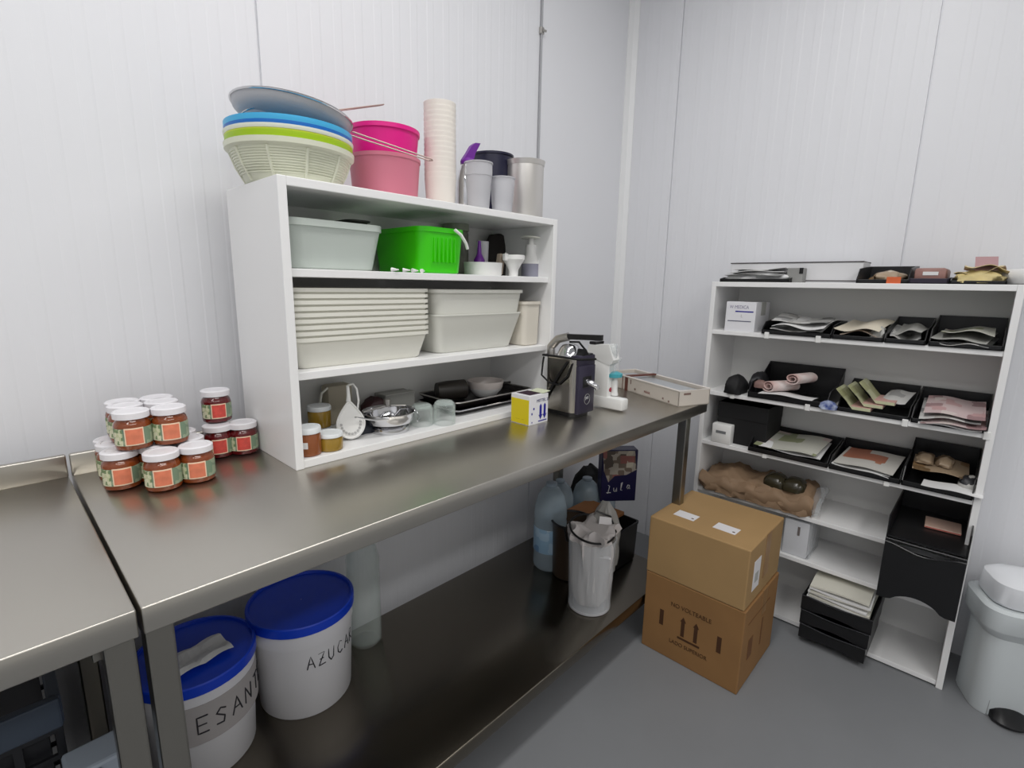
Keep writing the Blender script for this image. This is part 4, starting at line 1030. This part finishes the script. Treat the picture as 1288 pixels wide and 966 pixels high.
def papers(label, cat, ya, yb, z, xf, xb, n, mats, seed, curl=.012, group=None, name='paper_sheet', skew=.12, tilt=0):
    """n loose sheets fanned over each other, each a thing of its own"""
    rnd = random.Random(seed); y0, y1 = min(ya, yb), max(ya, yb); zz = z
    for i in range(n):
        w = (xb-xf)*rnd.uniform(.82, .98); d = (y1-y0)*rnd.uniform(.72, .92); p1, p2, p3 = (rnd.uniform(0, 6.28) for _ in range(3)); amp = curl*rnd.uniform(.5, 1)
        b = MB(); b.sheet(w, d, lambda u, v: amp*(.5+.5*math.sin(2.6*u+p1)*math.cos(2.2*v+p2)) + amp*.35*math.sin(7*v+p3), 12, 12, .0016)
        o = obj(name, b, mats[i % len(mats)], loc=((xf+xb)/2+rnd.uniform(-.008, .008), (y0+y1)/2+rnd.uniform(-.01, .01), zz), rot=(rnd.uniform(-.03, .03), tilt, rnd.uniform(-skew, skew)), smooth=True, angle=50)
        tag(o, label[i] if isinstance(label, (list, tuple)) else label, cat, group); zz += amp*.75+.003
    return zz
p_news = printed('white printed sheet', (208, 208, 206), ((170, 170, 170), (188, 186, 182), (140, 140, 140)), 26)
p_beige = printed('beige printed sheet', (196, 178, 160), ((214, 200, 184), (150, 128, 108), (176, 160, 146)), 22)
p_pink = printed('pink printed sheet', (206, 186, 186), ((196, 160, 160), (216, 204, 200), (160, 130, 132)), 30)
p_green = printed('green grey printed sheet', (192, 192, 182), ((140, 146, 112), (168, 170, 150), (196, 180, 176)), 14)
p_orange = printed('orange and white printed sheet', (196, 194, 188), ((170, 108, 84), (176, 122, 96), (190, 186, 180)), 9)
p_brown = printed('brown printed sheet', (164, 144, 120), ((110, 88, 62), (190, 178, 160), (140, 112, 80)), 24)
p_yellow = printed('yellow printed sheet', (206, 188, 140), ((216, 200, 156), (180, 150, 130), (196, 168, 120)), 24)
GP = 'printed sheets on the wall shelf unit'
# --- on the very top
TZ = SH
ya, yb = yB(905, 350), yB(992, 352)
letter_tray('black tray with folded white papers at the corner end of the top board', ya, yb, TZ, h=.02, hf=.012, xf=-.09)
papers(['folded grey white paper lying in the corner tray on the top board', 'creased white paper on top in the corner tray of the top board', 'topmost creased sheet in the corner tray of the top board'], 'paper', ya, yb, TZ+.022, -.085, .10, 3, [p_news, paper_w, p_news], 3, .016)
lump('crumpled_paper', 'crumpled pale paper bundled in the corner tray on the top board', 'paper', .01, (ya+yb)/2, TZ+.004, .08, abs(ya-yb)/2-.012, .040, paper_w, 91, 30, .13)
ya, yb = yB(925, 345, .05), yB(1088, 350, .05)
t = thing('shallow_box', 'long shallow white box with a dark rim lying along the back of the top board', 'box', (.055, (ya+yb)/2, TZ))
zt = zat(1000, 331, .05, (ya+yb)/2)-TZ
b = MB(); b.box(-.06, .06, -abs(yb-ya)/2, abs(yb-ya)/2, 0, zt, .003); obj('body', b, mat('white grey lid', (214, 214, 216), .4), t)
b = MB(); hy_ = abs(yb-ya)/2; b.tube([(-.061, -hy_, zt), (-.061, hy_, zt), (.06, hy_, zt), (.06, -hy_, zt)], .0022, 6, True); b.tube([(-.061, -hy_, .008), (-.061, hy_, .008)], .002, 6); obj('dark_rim', b, mat('dark grey rim', (80, 78, 78), .5), t)
ya, yb = yB(993, 340, -.03), yB(1013, 340, -.03)
t = thing('grey_box', 'small grey box on the top board beside the corner tray', 'box', (-.03, (ya+yb)/2, TZ)); hq = zat(1003, 337, -.05, (ya+yb)/2)-TZ
b = MB(); b.box(-.025, .02, -abs(ya-yb)/2, abs(ya-yb)/2, 0, hq, .002); obj('body', b, mat('grey card', (142, 142, 140), .6), t)
b = MB(); b.box(-.026, -.024, -abs(ya-yb)/2, -abs(ya-yb)/2+.012, hq*.6, hq); obj('tab', b, black_matte, t)
ya, yb = yB(1076, 355), yB(1142, 357)
letter_tray('black tray with crumpled packets and an orange sticker on the top board', ya, yb, TZ, h=.055, hf=.012, xf=-.09, back=.06)
lump('packet', 'crumpled brown and silver packet in the middle tray of the top board', 'packet', .0, (ya+yb)/2-.005, TZ+.004, .07, .045, .036, p_brown, 12, 26, .16)
b = MB(); b.box(-.0015, 0, -.018, .018, -.004, .016, 0); o = obj('sticker', b, mat('orange sticker', (222, 108, 64), .5), loc=(-.0925, yB(1124, 352), TZ+.004), rot=(0, -.15, 0)); tag(o, 'orange sticker hanging on the lip of the middle tray on the top board', 'sticker')
ya, yb = yB(1142, 357), yB(1192, 358)
letter_tray('dark tray with a rosy brown packet on the top board', ya, yb, TZ, h=.022, hf=.016, xf=-.09, m=mat('dark violet plastic', (42, 34, 50), .4))
t = thing('packet', 'rosy brown packet with a white label in the dark tray on the top board', 'packet', (-.01, (ya+yb)/2, TZ+.004)); hy_ = abs(ya-yb)/2-.008; zt = zat(1165, 337, -.07, (ya+yb)/2)-TZ-.004
obj('pouch', MB().box(-.06, .08, -hy_, hy_, 0, zt, .008), mat('rosy brown packet', (158, 118, 110), .45, noise=.2, nscale=30), t, smooth=True)
obj('label', MB().box(-.0615, -.0595, -hy_*.5, hy_*.45, zt*.50, zt*.74), paper_w, t)
ya, yb = yB(1194, 358), yB(1266, 360)
letter_tray('black tray of yellow sheets and a pink card on the top board', ya, yb, TZ, h=.022, hf=.010, xf=-.09)
papers(['yellow printed sheet curling over the tray on the top board', 'second yellow sheet beneath the pink card on the top board'], 'paper', ya, yb, TZ+.012, -.088, .10, 2, [p_yellow, p_yellow], 21, .034)
lump('yellow_wrapper', 'crumpled yellow cream wrapper filling the tray with the pink card on the top board', 'wrapper', -.01, (ya+yb)/2, TZ+.004, .075, abs(ya-yb)/2-.010, .038, mat('yellow cream wrapper', (214, 196, 140), .5, noise=.2, nscale=25), 93, 30, .13)
b = MB(); b.sheet(.06, .05, lambda u, v: .02*u, 6, 6, .002); o = obj('pink_card', b, mat('dusty pink card', (176, 140, 142), .5), loc=(-.02, yB(1238, 340), TZ+.050), rot=(0, -.35, .1)); tag(o, 'dusty pink card standing out of the yellow sheets on the top board', 'card')
yq = yB(1280, 345)
b = MB(); b.lathe([(.020, -.04), (.022, -.038), (.022, .05), (.020, .052)], 24); o = obj('paper_roll', b, paper_w, loc=(-.03, yq-.02, TZ+.023), rot=(0, PI/2, .9), smooth=True, angle=40); tag(o, 'white paper roll at the near end of the top board', 'roll')
# --- first compartment row (board B1)
q0, q1 = yB(911, 413, -.088), yB(948, 417.8, -.088)
zt = zat(914, 379, -.088, q0)-B1
t = thing('supply_carton', 'white carton with a dark blue stripe near the corner end of the wall shelf unit', 'carton', (-.088+.075, (q0+q1)/2, B1))
hy_ = abs(q0-q1)/2
bd = obj('carton', MB().box(-.075, .075, -hy_, hy_, 0, zt, .0015), wcard, t)
b = MB(); b.box(-.0758, -.0750, -hy_*.85, hy_*.35, zt*.655, zt*.695); obj('blue_stripe', b, blue_ink, bd)
b = MB(); b.box(-.0758, -.0750, -hy_*.75, hy_*.82, zt*.335, zt*.365); obj('grey_stripe', b, mat('slate print', (90, 92, 112), .5), bd)
text('lettering', 'W MEDICA', zt*.16, mat('grey violet print', (140, 136, 160), .5), bd, (-.0753, hy_*.12, zt*.82), FACE_X, .8); text('lettering', 'L', zt*.14, paper_g, bd, (-.0753, -hy_*.1, zt*.52), FACE_X)
obj('tape', MB().box(-.02, .03, -hy_-.0005, -hy_+.0003, zt*.55, zt), paper_g, bd)
def row(z, items):
    for it in items: it(z)
ya, yb = yB(958, 420), yB(1045, 428)
letter_tray('black tray piled with white papers beside the white carton', ya, yb, B1, h=.05)
zq = papers(['lowest white sheet in the tray beside the white carton', 'middle white sheet in the tray beside the white carton', 'uppermost sheet in the tray beside the white carton, sloping up to the back'], 'paper', ya, yb, B1+.018, -.115, .11, 3, [p_news, paper_w, p_news], 31, .020, tilt=-.10)
ya, yb = yB(1046, 430), yB(1110, 434)
letter_tray('black tray of beige sheets, second from the white carton', ya, yb, B1, h=.045)
papers(['lower beige sheet in the second tray from the white carton', 'upper beige sheet in the second tray from the white carton'], 'paper', ya, yb, B1+.016, -.105, .11, 2, [p_beige, paper_c], 33, .022, tilt=-.12)
lump('clear_pouch', 'grey translucent pouch wedged between the beige sheet tray and the next tray', 'pouch', -.05, yB(1102, 428), B1+.004, .035, .022, .042, paper_g, 14, 20, .1)
ya, yb = yB(1112, 434), yB(1163, 438)
letter_tray('black high-backed tray of pale sheets, third from the white carton', ya, yb, B1, h=.055, back=.075)
papers(['lower pale sheet in the third tray from the white carton', 'curled upper pale sheet in the third tray from the white carton'], 'paper', ya+.0, yb+.012, B1+.014, -.10, .10, 2, [p_news, paper_g], 35, .024, tilt=-.08)
ya, yb = yB(1167, 438), yB(1266, 443)
letter_tray('wide black high-backed tray at the near end of the first shelf row', ya, yb, B1, h=.06, back=.085)
papers(['lower sheet with a raised corner in the wide near tray, first shelf row', 'middle greyish sheet in the wide near tray, first shelf row', 'top sheet in the wide near tray, first shelf row'], 'paper', ya-.008, yb+.012, B1+.012, -.115, .10, 3, [p_news, paper_g, p_green], 37, .020, tilt=-.06)
# --- second row (board B2)
lump('black_cloth', 'small black cloth bundle at the corner end of the second shelf row', 'cloth', -.055, yB(920, 495), B2, .05, .036, zat(922, 471, -.05, yB(920, 490))-B2, black_matte, 17, 26, .07)
ya, yb = yB(940, 505), yB(1040, 515)
bz = zat(1000, 458, .11, (ya+yb)/2)-B2
letter_tray('deep black tray with rolled pinkish cloths in the second shelf row', ya, yb, B2, h=bz*.55, back=bz, hf=.02, xf=-.10)
papers(['white folded sheet at the front of the deep black tray'], 'paper', ya-.01, yb+.02, B2+.018, -.118, -.02, 1, [paper_w], 41, .008, skew=.04)
roll_m = mat('white and rose cloth', (226, 218, 216), .7, noise=.3, nscale=14, noise_col=(208, 174, 168))
def roll(label, p, L, r, rz, m, flat=.7):
    b = MB(); pts = []
    for i in range(34):
        a = 2*PI*i/33*1.9; rr = r*(.25+.75*i/33); pts.append((rr*math.cos(a), rr*math.sin(a)*flat))
    th = r*.16; inn = [(x*(1-.16), y*(1-.16)) for x, y in pts]
    ring = pts + inn[::-1]
    b.rings([[(x, -L/2, z+r*flat) for x, z in ring], [(x, L/2, z+r*flat) for x, z in ring]], True, True, True)
    o = obj('rolled_cloth', b, m, loc=p, rot=(0, 0, rz), smooth=True, angle=60); return tag(o, label, 'cloth', 'rolled cloths in the deep black tray')
ym = yB(985, 490)
roll('lower white cloth roll with an open end in the deep black tray', (-.03, yB(980, 500, -.035), B2+.024), .12, .034, 1.05, roll_m)
roll('upper rose and white cloth roll lying across the lower roll', (-.025, yB(1008, 482, -.015), B2+.062), .11, .032, 1.25, roll_m)
lump('dark_folder', 'dark folder standing crooked behind the black cloth bundle', 'folder', .03, yB(955, 480, .03), B2+.004, .06, .028, .075, mat('charcoal folder', (34, 34, 38), .5), 19, 16, .05)
lump('brown_packet', 'small brown packet beside the rolled cloths', 'packet', -.055, yB(957, 483, -.055), B2+.034, .02, .022, .028, mat('dull rose packet', (128, 100, 94), .5), 20, 16, .05)
b = MB(); yq = yB(1042, 513)
lump('blue_packet', 'small blue and white packet between the deep tray and the booklets', 'packet', -.095, yq, B2, .018, .026, .028, mat('blue white packet', (40, 62, 128), .4, noise=.4, nscale=40, noise_col=(190, 200, 220)), 23, 20, .1)
ya, yb = yB(1052, 520), yB(1143, 528)
letter_tray('black tray of green and pink booklets in the second shelf row', ya, yb, B2, h=.05, back=.085)
bk_g = printed('pale green booklet cover', (190, 192, 158), ((170, 172, 130), (206, 204, 184)), 16); bk_p = mat('pink booklet cover', (206, 164, 156), .5)
for i in range(3):
    yy = yB(1068+13*i, 500, -.05)
    b = MB()
    rs = [[(-.075, y, z) for y, z in ((.045, .062), (.0, .006), (-.05, .006), (-.05, .016), (.006, .016), (.054, .068))], [(.05, y, z) for y, z in ((.045, .062), (.0, .006), (-.05, .006), (-.05, .016), (.006, .016), (.054, .068))]]
    b.rings(rs, True, True, True)
    for f in b.bm.faces:
        c = f.calc_center_median(); f.material_index = 1 if c.y < -.001 else 0
    o = obj('booklet', b, [bk_g, bk_p], loc=(-.028+.012*i, yy-.022, B2+.006+.0135*i)); tag(o, ('lowest green and pink booklet bent up at one end', 'middle green and pink booklet of the three bent booklets', 'uppermost green and pink booklet of the three')[i], 'booklet', 'bent green and pink booklets')
papers(['grey white sheet behind the pink booklets'], 'paper', yB(1100, 510), yb+.006, B2+.05, -.05, .10, 1, [p_news], 47, .010, tilt=-.15)
ya, yb = yB(1145, 532), yB(1250, 545)
letter_tray('black tray of pink and white sheets at the near end of the second shelf row', ya, yb, B2, h=.055, back=.085)
papers(['lowest white sheet curling over the front of the pink sheet tray', 'second pink sheet from the bottom in the near tray, second shelf row', 'third sheet from the bottom in the pink sheet tray', 'topmost pink sheet leaning against the back of the near tray'], 'paper', ya-.003, yb+.006, B2+.012, -.125, .10, 4, [paper_w, p_pink, p_news, p_pink], 49, .016, tilt=-.14, skew=.08)
# --- third row (board B3)
ya, yb = yB(897, 540), yB(962, 555, -.07)
zt = zat(930, 507, -.03, (ya+yb)/2)-B3
t = thing('black_box', 'black cardboard box at the corner end of the third shelf row', 'box', (.025, (ya+yb)/2, B3)); hy_ = abs(ya-yb)/2
obj('body', MB().box(-.085, .09, -hy_, hy_, 0, zt, .003), black_matte, t)
obj('lid_edge', MB().box(-.087, .091, -hy_-.001, hy_+.001, zt*.62, zt*1.0, .003), black_matte, t)
ya, yb = yB(893, 553), yB(917, 553)
t = thing('white_dispenser', 'small white box with a slot in front of the black box', 'dispenser', (-.078, (ya+yb)/2-.004, B3)); hy_ = abs(ya-yb)/2; zt = zat(905, 533, -.09, (ya+yb)/2)-B3
bd = obj('body', MB().box(-.018, .02, -hy_, hy_, 0, zt, .004), white_pl, t, smooth=True)
obj('slot', MB().box(-.019, -.0175, -hy_*.5, hy_*.55, zt*.52, zt*.66), mat('grey slot', (120, 122, 124), .5), bd)
for (ua, va, ub, vb, lbl, mats, seed, n, h, back, curl) in (
    (941, 567, 1040, 592, ('black tray of green grey sheets in front of the black box', ['lower sheet in the green grey sheet tray', 'greenish printed top sheet spilling over the tray front by the black box']), [paper_w, p_green], 51, 2, .05, .06, .014),
    (1042, 592, 1132, 608, ('black tray with an orange and white sheet in the third shelf row', ['under sheet in the orange sheet tray', 'orange and white printed sheet lying sloped in its tray']), [paper_w, p_orange], 53, 2, .05, .065, .012),
    (1134, 605, 1244, 630, ('black deep tray of brown packets at the near end of the third shelf row', ['beige sheet lying across the brown packet tray', 'white strip of paper at the front of the brown packet tray']), [p_brown, paper_w], 55, 2, .065, .11, .012)):
    ya, yb = yB(ua, va, -.10), yB(ub, vb, -.10)
    letter_tray(lbl[0], ya, yb, B3, h=h, back=back, hf=.016, xf=-.105)
    if seed != 55: papers(lbl[1], 'paper', ya-.006, yb+.010, B3+.02, -.115, .11, n, mats, seed, curl, tilt=-.10, skew=.07)
    else:
        papers([lbl[1][0]], 'paper', ya-.004, yb+.05, B3+.05, -.07, .10, 1, [p_brown], seed, curl, tilt=-.12, skew=.05)
        papers([lbl[1][1]], 'paper', ya-.03, yb+.004, B3+.016, -.115, -.05, 1, [paper_w], seed+1, .006, tilt=-.05, skew=.03)
        for k, (u, v, lb2) in enumerate(((1165, 573, 'brown packet nearest the orange sheet tray'), (1190, 576, 'brown packet in the middle of the deep tray'))):
            lump('packet', lb2, 'packet', .02, yB(u, v, .02), B3+.062, .05, .022, .024, p_brown, 60+k, 20, .1, group='brown packets in the deep tray')
        lump('packet', 'white and dark packet at the near end of the deep brown packet tray', 'packet', -.04, yB(1222, 594, -.04), B3+.012, .035, .026, .045, printed('white dark packet', (186, 184, 180), ((40, 40, 44), (120, 120, 118)), 30), 63, 20, .06)
# --- fourth row: brown paper bag, black trays
ya, yb = yB(879, 615, -.09), yB(1022, 655, -.09)
zt = zat(900, 585, -.09, ya-.03)-B4
bag_p = mat('tan packing paper', (188, 158, 128), .6, noise=.15, nscale=9, bump=.6, bscale=14)
t = thing('paper_sack', 'crumpled tan paper sack holding dark round things, lying in the fourth shelf row', 'sack', (.0, (ya+yb)/2, B4))
hy_ = abs(ya-yb)/2-.004
b = MB(); rs = []
rnd = random.Random(5)
for i in range(25):
    v = -hy_+2*hy_*i/24; e = min(1, (1-abs(v/hy_))*7+.25)**.5; ring = []
    for k in range(26):
        a = PI*(-.04+1.08*k/25)
        wob = 1+.05*math.sin(9*a+i*.9)+.04*math.sin(17*a-i*1.7)
        x = -.108*math.cos(a)*wob*e; z = max(0, .088*math.sin(a)**.8 if math.sin(a) > 0 else 0)*wob*e*(1+.12*math.sin(i*.8))
        if k > 12: z = max(z, .03)
        ring.append((x+.002*math.sin(i*2.2+k), v, z))
    rs.append(ring)
b.rings(rs, False, False, False)
for f in list(b.bm.faces):
    pass
bmesh.ops.solidify(b.bm, geom=b.bm.faces[:], thickness=.0025)
obj('wrapping', b, bag_p, t, smooth=True, angle=60)
b = MB(); ff = []
for i in range(25):
    v = -hy_+2*hy_*i/24; z0 = .050+.010*math.sin(i*1.1)
    ff.append([(-.100+.004*math.sin(i*1.9), v, z0-.045), (-.112+.005*math.sin(i*1.3), v, z0-.020), (-.104+.005*math.sin(i*2.3), v, z0), (-.085, v, z0+.012+.006*math.sin(i*.9))])
b.rings(ff, False, False, False); bmesh.ops.solidify(b.bm, geom=b.bm.faces[:], thickness=.002)
obj('folded_edge', b, bag_p, t, smooth=True, angle=60)
for k, q in enumerate((-.62, -.30)):
    lump('dark_jar', ('dark rounded jar in the tan sack, nearer the clear sleeve', 'dark rounded jar in the tan sack, nearer the room corner')[k], 'jar', -.035, (ya+yb)/2+hy_*q, B4+.070, .045, .040, .045, mat('dark olive glass', (52, 48, 34), .2), 70+k, 24, .02, group='dark jars in the tan sack')
yq = yB(1026, 628, -.06)
b = MB(); b.tube([(-.09, 0, .01), (-.06, .01, .03), (.0, .012, .06), (.06, .01, .055)], [.012, .018, .02, .016], 12); tag(obj('clear_sleeve', b, clear_pl, loc=(0, yq-.012, B4+.008), smooth=True), 'clear plastic sleeve at the open end of the tan paper sack', 'sleeve')
# black letter trays at the near end, standing proud of the shelf front
xf = -.19
def stacked_tray(label, ya, yb, z, h, xf=-.19, xb=.12, arch=True, group='black trays standing proud of the shelves', fronth=1.0):
    y0, y1 = min(ya, yb), max(ya, yb); t = thing('letter_tray', label, 'tray', ((xf+xb)/2, (y0+y1)/2, z), group=group)
    hx, hy = (xb-xf)/2, (y1-y0)/2; b = MB()
    b.box(-hx, hx, -hy, hy, h*.18, h*.24); b.box(hx-.004, hx, -hy, hy, 0, h, .001)
    for s in (-1, 1):
        ya_, yb_ = (hy-.004, hy) if s > 0 else (-hy, -hy+.004)
        b.box(-hx, hx, ya_, yb_, 0, h, .001)
    if fronth:
        P = []; n = 16; hh = h*fronth
        for i in range(n+1):
            u = i/n; y = -hy+2*hy*u
            z_ = 0 if u < .18 or u > .82 else h*.16*math.sin(PI*(u-.18)/.64)**.6
            P.append((y, z_))
        T = [(hy-2*hy*i/n, hh*(1-.10*math.sin(PI*i/n)**2)) for i in range(n+1)]
        b.rings([[(x, y, z_) for y, z_ in P+T] for x in (-hx-.004, -hx)], True, True, True)
    obj('body', b, black_pl, t)
    b = MB()
    b.tube([(-hx-.004, -hy+2*hy*i/12, h*fronth*(1-.10*math.sin(PI*i/12)**2)) for i in range(13)], .0028, 6); obj('front_lip', b, mat('glossy black edge', (30, 30, 33), .18), t, smooth=True)
    return t
ya, yb = yB(1110, 700, xf), yB(1212, 730, xf)
stacked_tray('lower black tray standing proud of the shelf at the near end of the fifth row', ya, yb, .290, .188)
stacked_tray('upper black open tray with a small pink note, above the deeper black tray', ya, yb, .4785, .085, fronth=.12, arch=False)
for s, q in ((.5, 0),):
    b = MB(); b.box(-.045, .045, -.045, .045, 0, .008, .001); b.mi = 1; b.box(-.0455, -.0445, -.044, .044, .0015, .0045); o = obj('note_pad', b, [mat('pale pink note', (206, 176, 160), .6), mat('red note edge', (190, 92, 84), .6)], loc=(.0, yB(1183, 676, .0), .4785+.022), rot=(0, 0, .05)); tag(o, 'small pale pink note pad lying inside the upper black tray', 'note pad')
# small white packet (fifth row, beside the top carton)
ya, yb = yB(988, 680, -.08), yB(1014, 690, -.08)
zt = zat(1000, 655, -.08, (ya+yb)/2)-B5
t = thing('wrapped_packet', 'white packet in clear wrap behind the upper cardboard carton', 'packet', (-.02, (ya+yb)/2+.004, B5)); hy_ = abs(ya-yb)/2+.006
obj('carton', MB().box(-.06, .07, -hy_, hy_, 0, zt, .003), wcard, t); b = MB()
b.box(-.0612, -.06, -hy_*.3, -hy_*.1, zt*.6, zt*.85); obj('print_mark', b, ink, t)
obj('clear_wrap', MB().box(-.066, .075, -hy_-.010, hy_+.003, 0, zt+.003, .008), clear_pl, t, smooth=True)
# stack of black trays with white sheets at the bottom
xf = -.17
ya, yb = yB(1006, 785, xf), yB(1092, 800, xf)
z = B6
hs = .052
for k, lb in enumerate(('bottom black tray of the stack on the lowest board', 'middle black tray of the stack on the lowest board', 'top black tray of the stack on the lowest board, under the white sheets')):
    stacked_tray(lb, ya+.003*k, yb-.003*k, z, hs, xf=xf+.004*k, xb=.10, group='stacked black trays on the lowest board'); z += hs+.0005
zt = zat(1055, 735, xf+.03, (ya+yb)/2)
b = MB()
m_ = 7; rnd = random.Random(9)
for k in range(m_):
    pm = paper_w if k % 2 else mat('creamy white sheet', (214, 212, 200), .6)
    b = MB(); amp = .004; p1 = rnd.uniform(0, 6)
    b.sheet(.20, abs(ya-yb)*rnd.uniform(.86, .93), lambda u, v: amp*math.sin(3*v+p1)-.004*max(0, .35-u)*6, 10, 10, .006)
    o = obj('white_sheet', b, pm, loc=(xf+.115, (ya+yb)/2+rnd.uniform(-.004, .004), z-.012+.0095*k), rot=(0, 0, rnd.uniform(-.03, .03)), smooth=True, angle=50)
    tag(o, 'lowest white sheet resting on the black tray stack' if k == 0 else 'topmost sheet of the white pile on the black tray stack' if k == m_-1 else 'thick white sheet inside the pile on the black tray stack', 'sheet', 'white sheets on the black tray stack')
# ------------------------------------------------------------------ two cartons on the floor
cw = mat('cardboard carton upper', (168, 136, 92), .7, noise=.08, nscale=5, bump=.1, bscale=40); cl_ = mat('cardboard carton lower', (146, 108, 66), .75, noise=.1, nscale=6, bump=.1, bscale=40)
tape = mat('brown parcel tape', (150, 114, 74), .4); stick = mat('white shipping sticker', (228, 226, 228), .45)
x0, x1, y0, y1 = -.586, -.268, -.880, -.549
hL = .286; hU = .487
t = thing('lower_carton', 'lower brown carton printed with two upward arrows, standing on the floor', 'carton', ((x0+x1)/2, (y0+y1)/2, 0)); t.name = 'cardboard_carton'
w, d = (x1-x0)/2, (y1-y0)/2
bd = obj('carton', MB().box(-w, w, -d, d, 0, hL, .003), cl_, t)
b = MB(); b.box(-.0, .0+.045, -d-.0006, d+.0006, hL-.0002, hL+.0008); b.box(.0, .045, -d-.0008, -d, hL-.09, hL)
obj('tape', b, tape, bd)
X = -w-.0008
for yc in (.022, -.022):
    b = MB(); P = [(yc-.006, .105), (yc-.006, .158), (yc-.010, .158), (yc, .176), (yc+.010, .158), (yc+.006, .158), (yc+.006, .105)]
    b.rings([[(x, y, z) for y, z in P] for x in (X, -w)], True, True, True); obj('arrow_print', b, ink, bd)
b = MB(); b.box(X, -w, -.038, .038, .092, .099)
obj('underline_print', b, ink, bd)
for yc in (.098, -.098): obj('bar_print', MB().box(X, -w, yc-.007, yc+.007, .112, .168), ink, bd)
text('lettering', 'NO VOLTEABLE', .021, ink, bd, (X, .0, .205), FACE_X, .92); text('lettering', 'LADO SUPERIOR', .019, ink, bd, (X, .0, .070), FACE_X, .92)
b = MB(); b.box(-.10, -.06, -d-.0008, -d, .09, .16); b.box(.02, .03, -d-.0008, -d, .08, .18); b.box(-.12, .08, -d-.0008, -d, .225, .228); obj('side_print', b, mat('faded carton print', (110, 72, 40), .7), bd)
t = thing('upper_carton', 'upper brown carton with two white stickers on its top', 'carton', ((x0+x1)/2, (y0+y1)/2+.004, hL+.001)); t.name = 'cardboard_carton'
h = hU-hL-.001; d = d-.002
bd = obj('carton', MB().box(-w, w, -d, d, 0, h, .004), cw, t)
for (ua, va, lab) in ((863.5, 648.5, 0), (914, 665, 1)):
    p = U(ua, va, 'z', hU)
    b = MB(); b.box(-.024, .024, -.036, .036, 0, .0008); b.mi = 1; b.box(-.012, -.006, -.030, -.022, .0008, .0011)
    o = obj('sticker', b, [stick, ink], bd, loc=(p.x-(x0+x1)/2, p.y-(y0+y1)/2-.004, h), rot=(0, 0, -.03))
b = MB(); b.box(-.11, -.05, -d-.0008, -d, h*.22, h*.72); b.mi = 1; b.box(-.095, -.065, -d-.0011, -d-.0008, h*.34, h*.50); obj('side_sticker', b, [stick, paper_g], bd)
b = MB(); b.box(-.015, .032, -d-.001, -d, h*.25, h); obj('side_tape', b, tape, bd)
# ------------------------------------------------------------------ pedal bin
bin_m = mat('pale grey bin plastic', (206, 212, 214), .35); binlid = mat('white bin lid', (228, 230, 234), .3)
ang = math.atan2(-.135, .054)
rz = ang+PI/2
t = thing('pedal_bin', 'pale grey pedal bin with a white lid beside the wall shelf unit', 'pedal bin', (-.156, -1.412, 0), ang)
# local x runs along the front face, local y towards the room corner side
Wb, Db = .34, .185
hr = .330
def rr_(s, z, r=.045): return [(Wb/2+x, Db/2+y, z) for x, y, _ in MB().rrect(Wb/2-s, Db/2-s, min(r, Db/2-s-.002), 0, 6)]
b = MB(); b.rings([rr_(.012, 0), rr_(.010, .006), rr_(.012, hr-.06)], True, True, True); body = obj('body', b, bin_m, t, smooth=True, angle=40)
b = MB(); b.rings([rr_(.011, hr-.075), rr_(-.002, hr-.05), rr_(-.006, hr-.045, .055), rr_(-.006, hr+.012, .055), rr_(.004, hr+.02, .05), rr_(.02, hr+.018, .05)], True, True, True); obj('rim', b, bin_m, t, smooth=True, angle=35)
b = MB(); b.rings([rr_(.016, hr+.022, .05), rr_(.012, hr+.03, .05), rr_(.016, hr+.085, .05), rr_(.030, hr+.098, .05), rr_(.06, hr+.104, .05)], True, True, True); obj('lid', b, binlid, t, smooth=True, angle=40)
b = MB(); b.rings([rr_(.022, hr+.014, .05), rr_(.022, hr+.024, .05)], True, True, True); obj('lid_gap', b, black_matte, t)
P = [(.040, 0), (.042, .05), (.052, .068), (.075, .078), (.105, .078), (.128, .068), (.138, .05), (.140, 0)]
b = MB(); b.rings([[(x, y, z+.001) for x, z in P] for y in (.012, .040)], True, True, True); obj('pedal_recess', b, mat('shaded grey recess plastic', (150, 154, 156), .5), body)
b = MB(); rs = []
for i in range(9):
    u = i/8; x = .046+.088*u; s = math.sin(PI*u)**.5 if 0 < u < 1 else .15
    rs.append([(x, .02, .004), (x, -.004-.030*s, .004), (x, -.010-.030*s, .014), (x, .0, .020+.020*s), (x, .02, .022+.020*s)])
b.rings(rs, True, True, True); obj('pedal', b, black_pl, t, smooth=True, angle=50)
# ------------------------------------------------------------------ light
def area(name, x, y, z, sx, sy, w, col=(1, .985, .96), rot=(0, 0, 0)):
    ld = bpy.data.lights.new(name, 'AREA'); ld.shape = 'RECTANGLE'; ld.size = sx; ld.size_y = sy; ld.energy = w; ld.color = col
    o = bpy.data.objects.new(name, ld); COL.objects.link(o); o.location = (x, y, z); o.rotation_euler = rot; return o
area('ceiling_lamp', -1.6, -.90, 2.70, 2.2, .25, 21)
area('ceiling_lamp', -2.1, -2.75, 2.70, 2.2, .25, 27)
area('ceiling_lamp', -3.3, -1.6, 2.70, .25, 1.3, 11)
wd = bpy.data.worlds.new('world'); SC.world = wd; wd.use_nodes = True
wd.node_tree.nodes['Background'].inputs['Color'].default_value = (1, .99, .97, 1); wd.node_tree.nodes['Background'].inputs['Strength'].default_value = .45
SC.view_settings.view_transform = 'Standard'; SC.view_settings.look = 'None'; SC.view_settings.gamma = 1; SC.view_settings.exposure = .09
SC.view_settings.use_curve_mapping = False
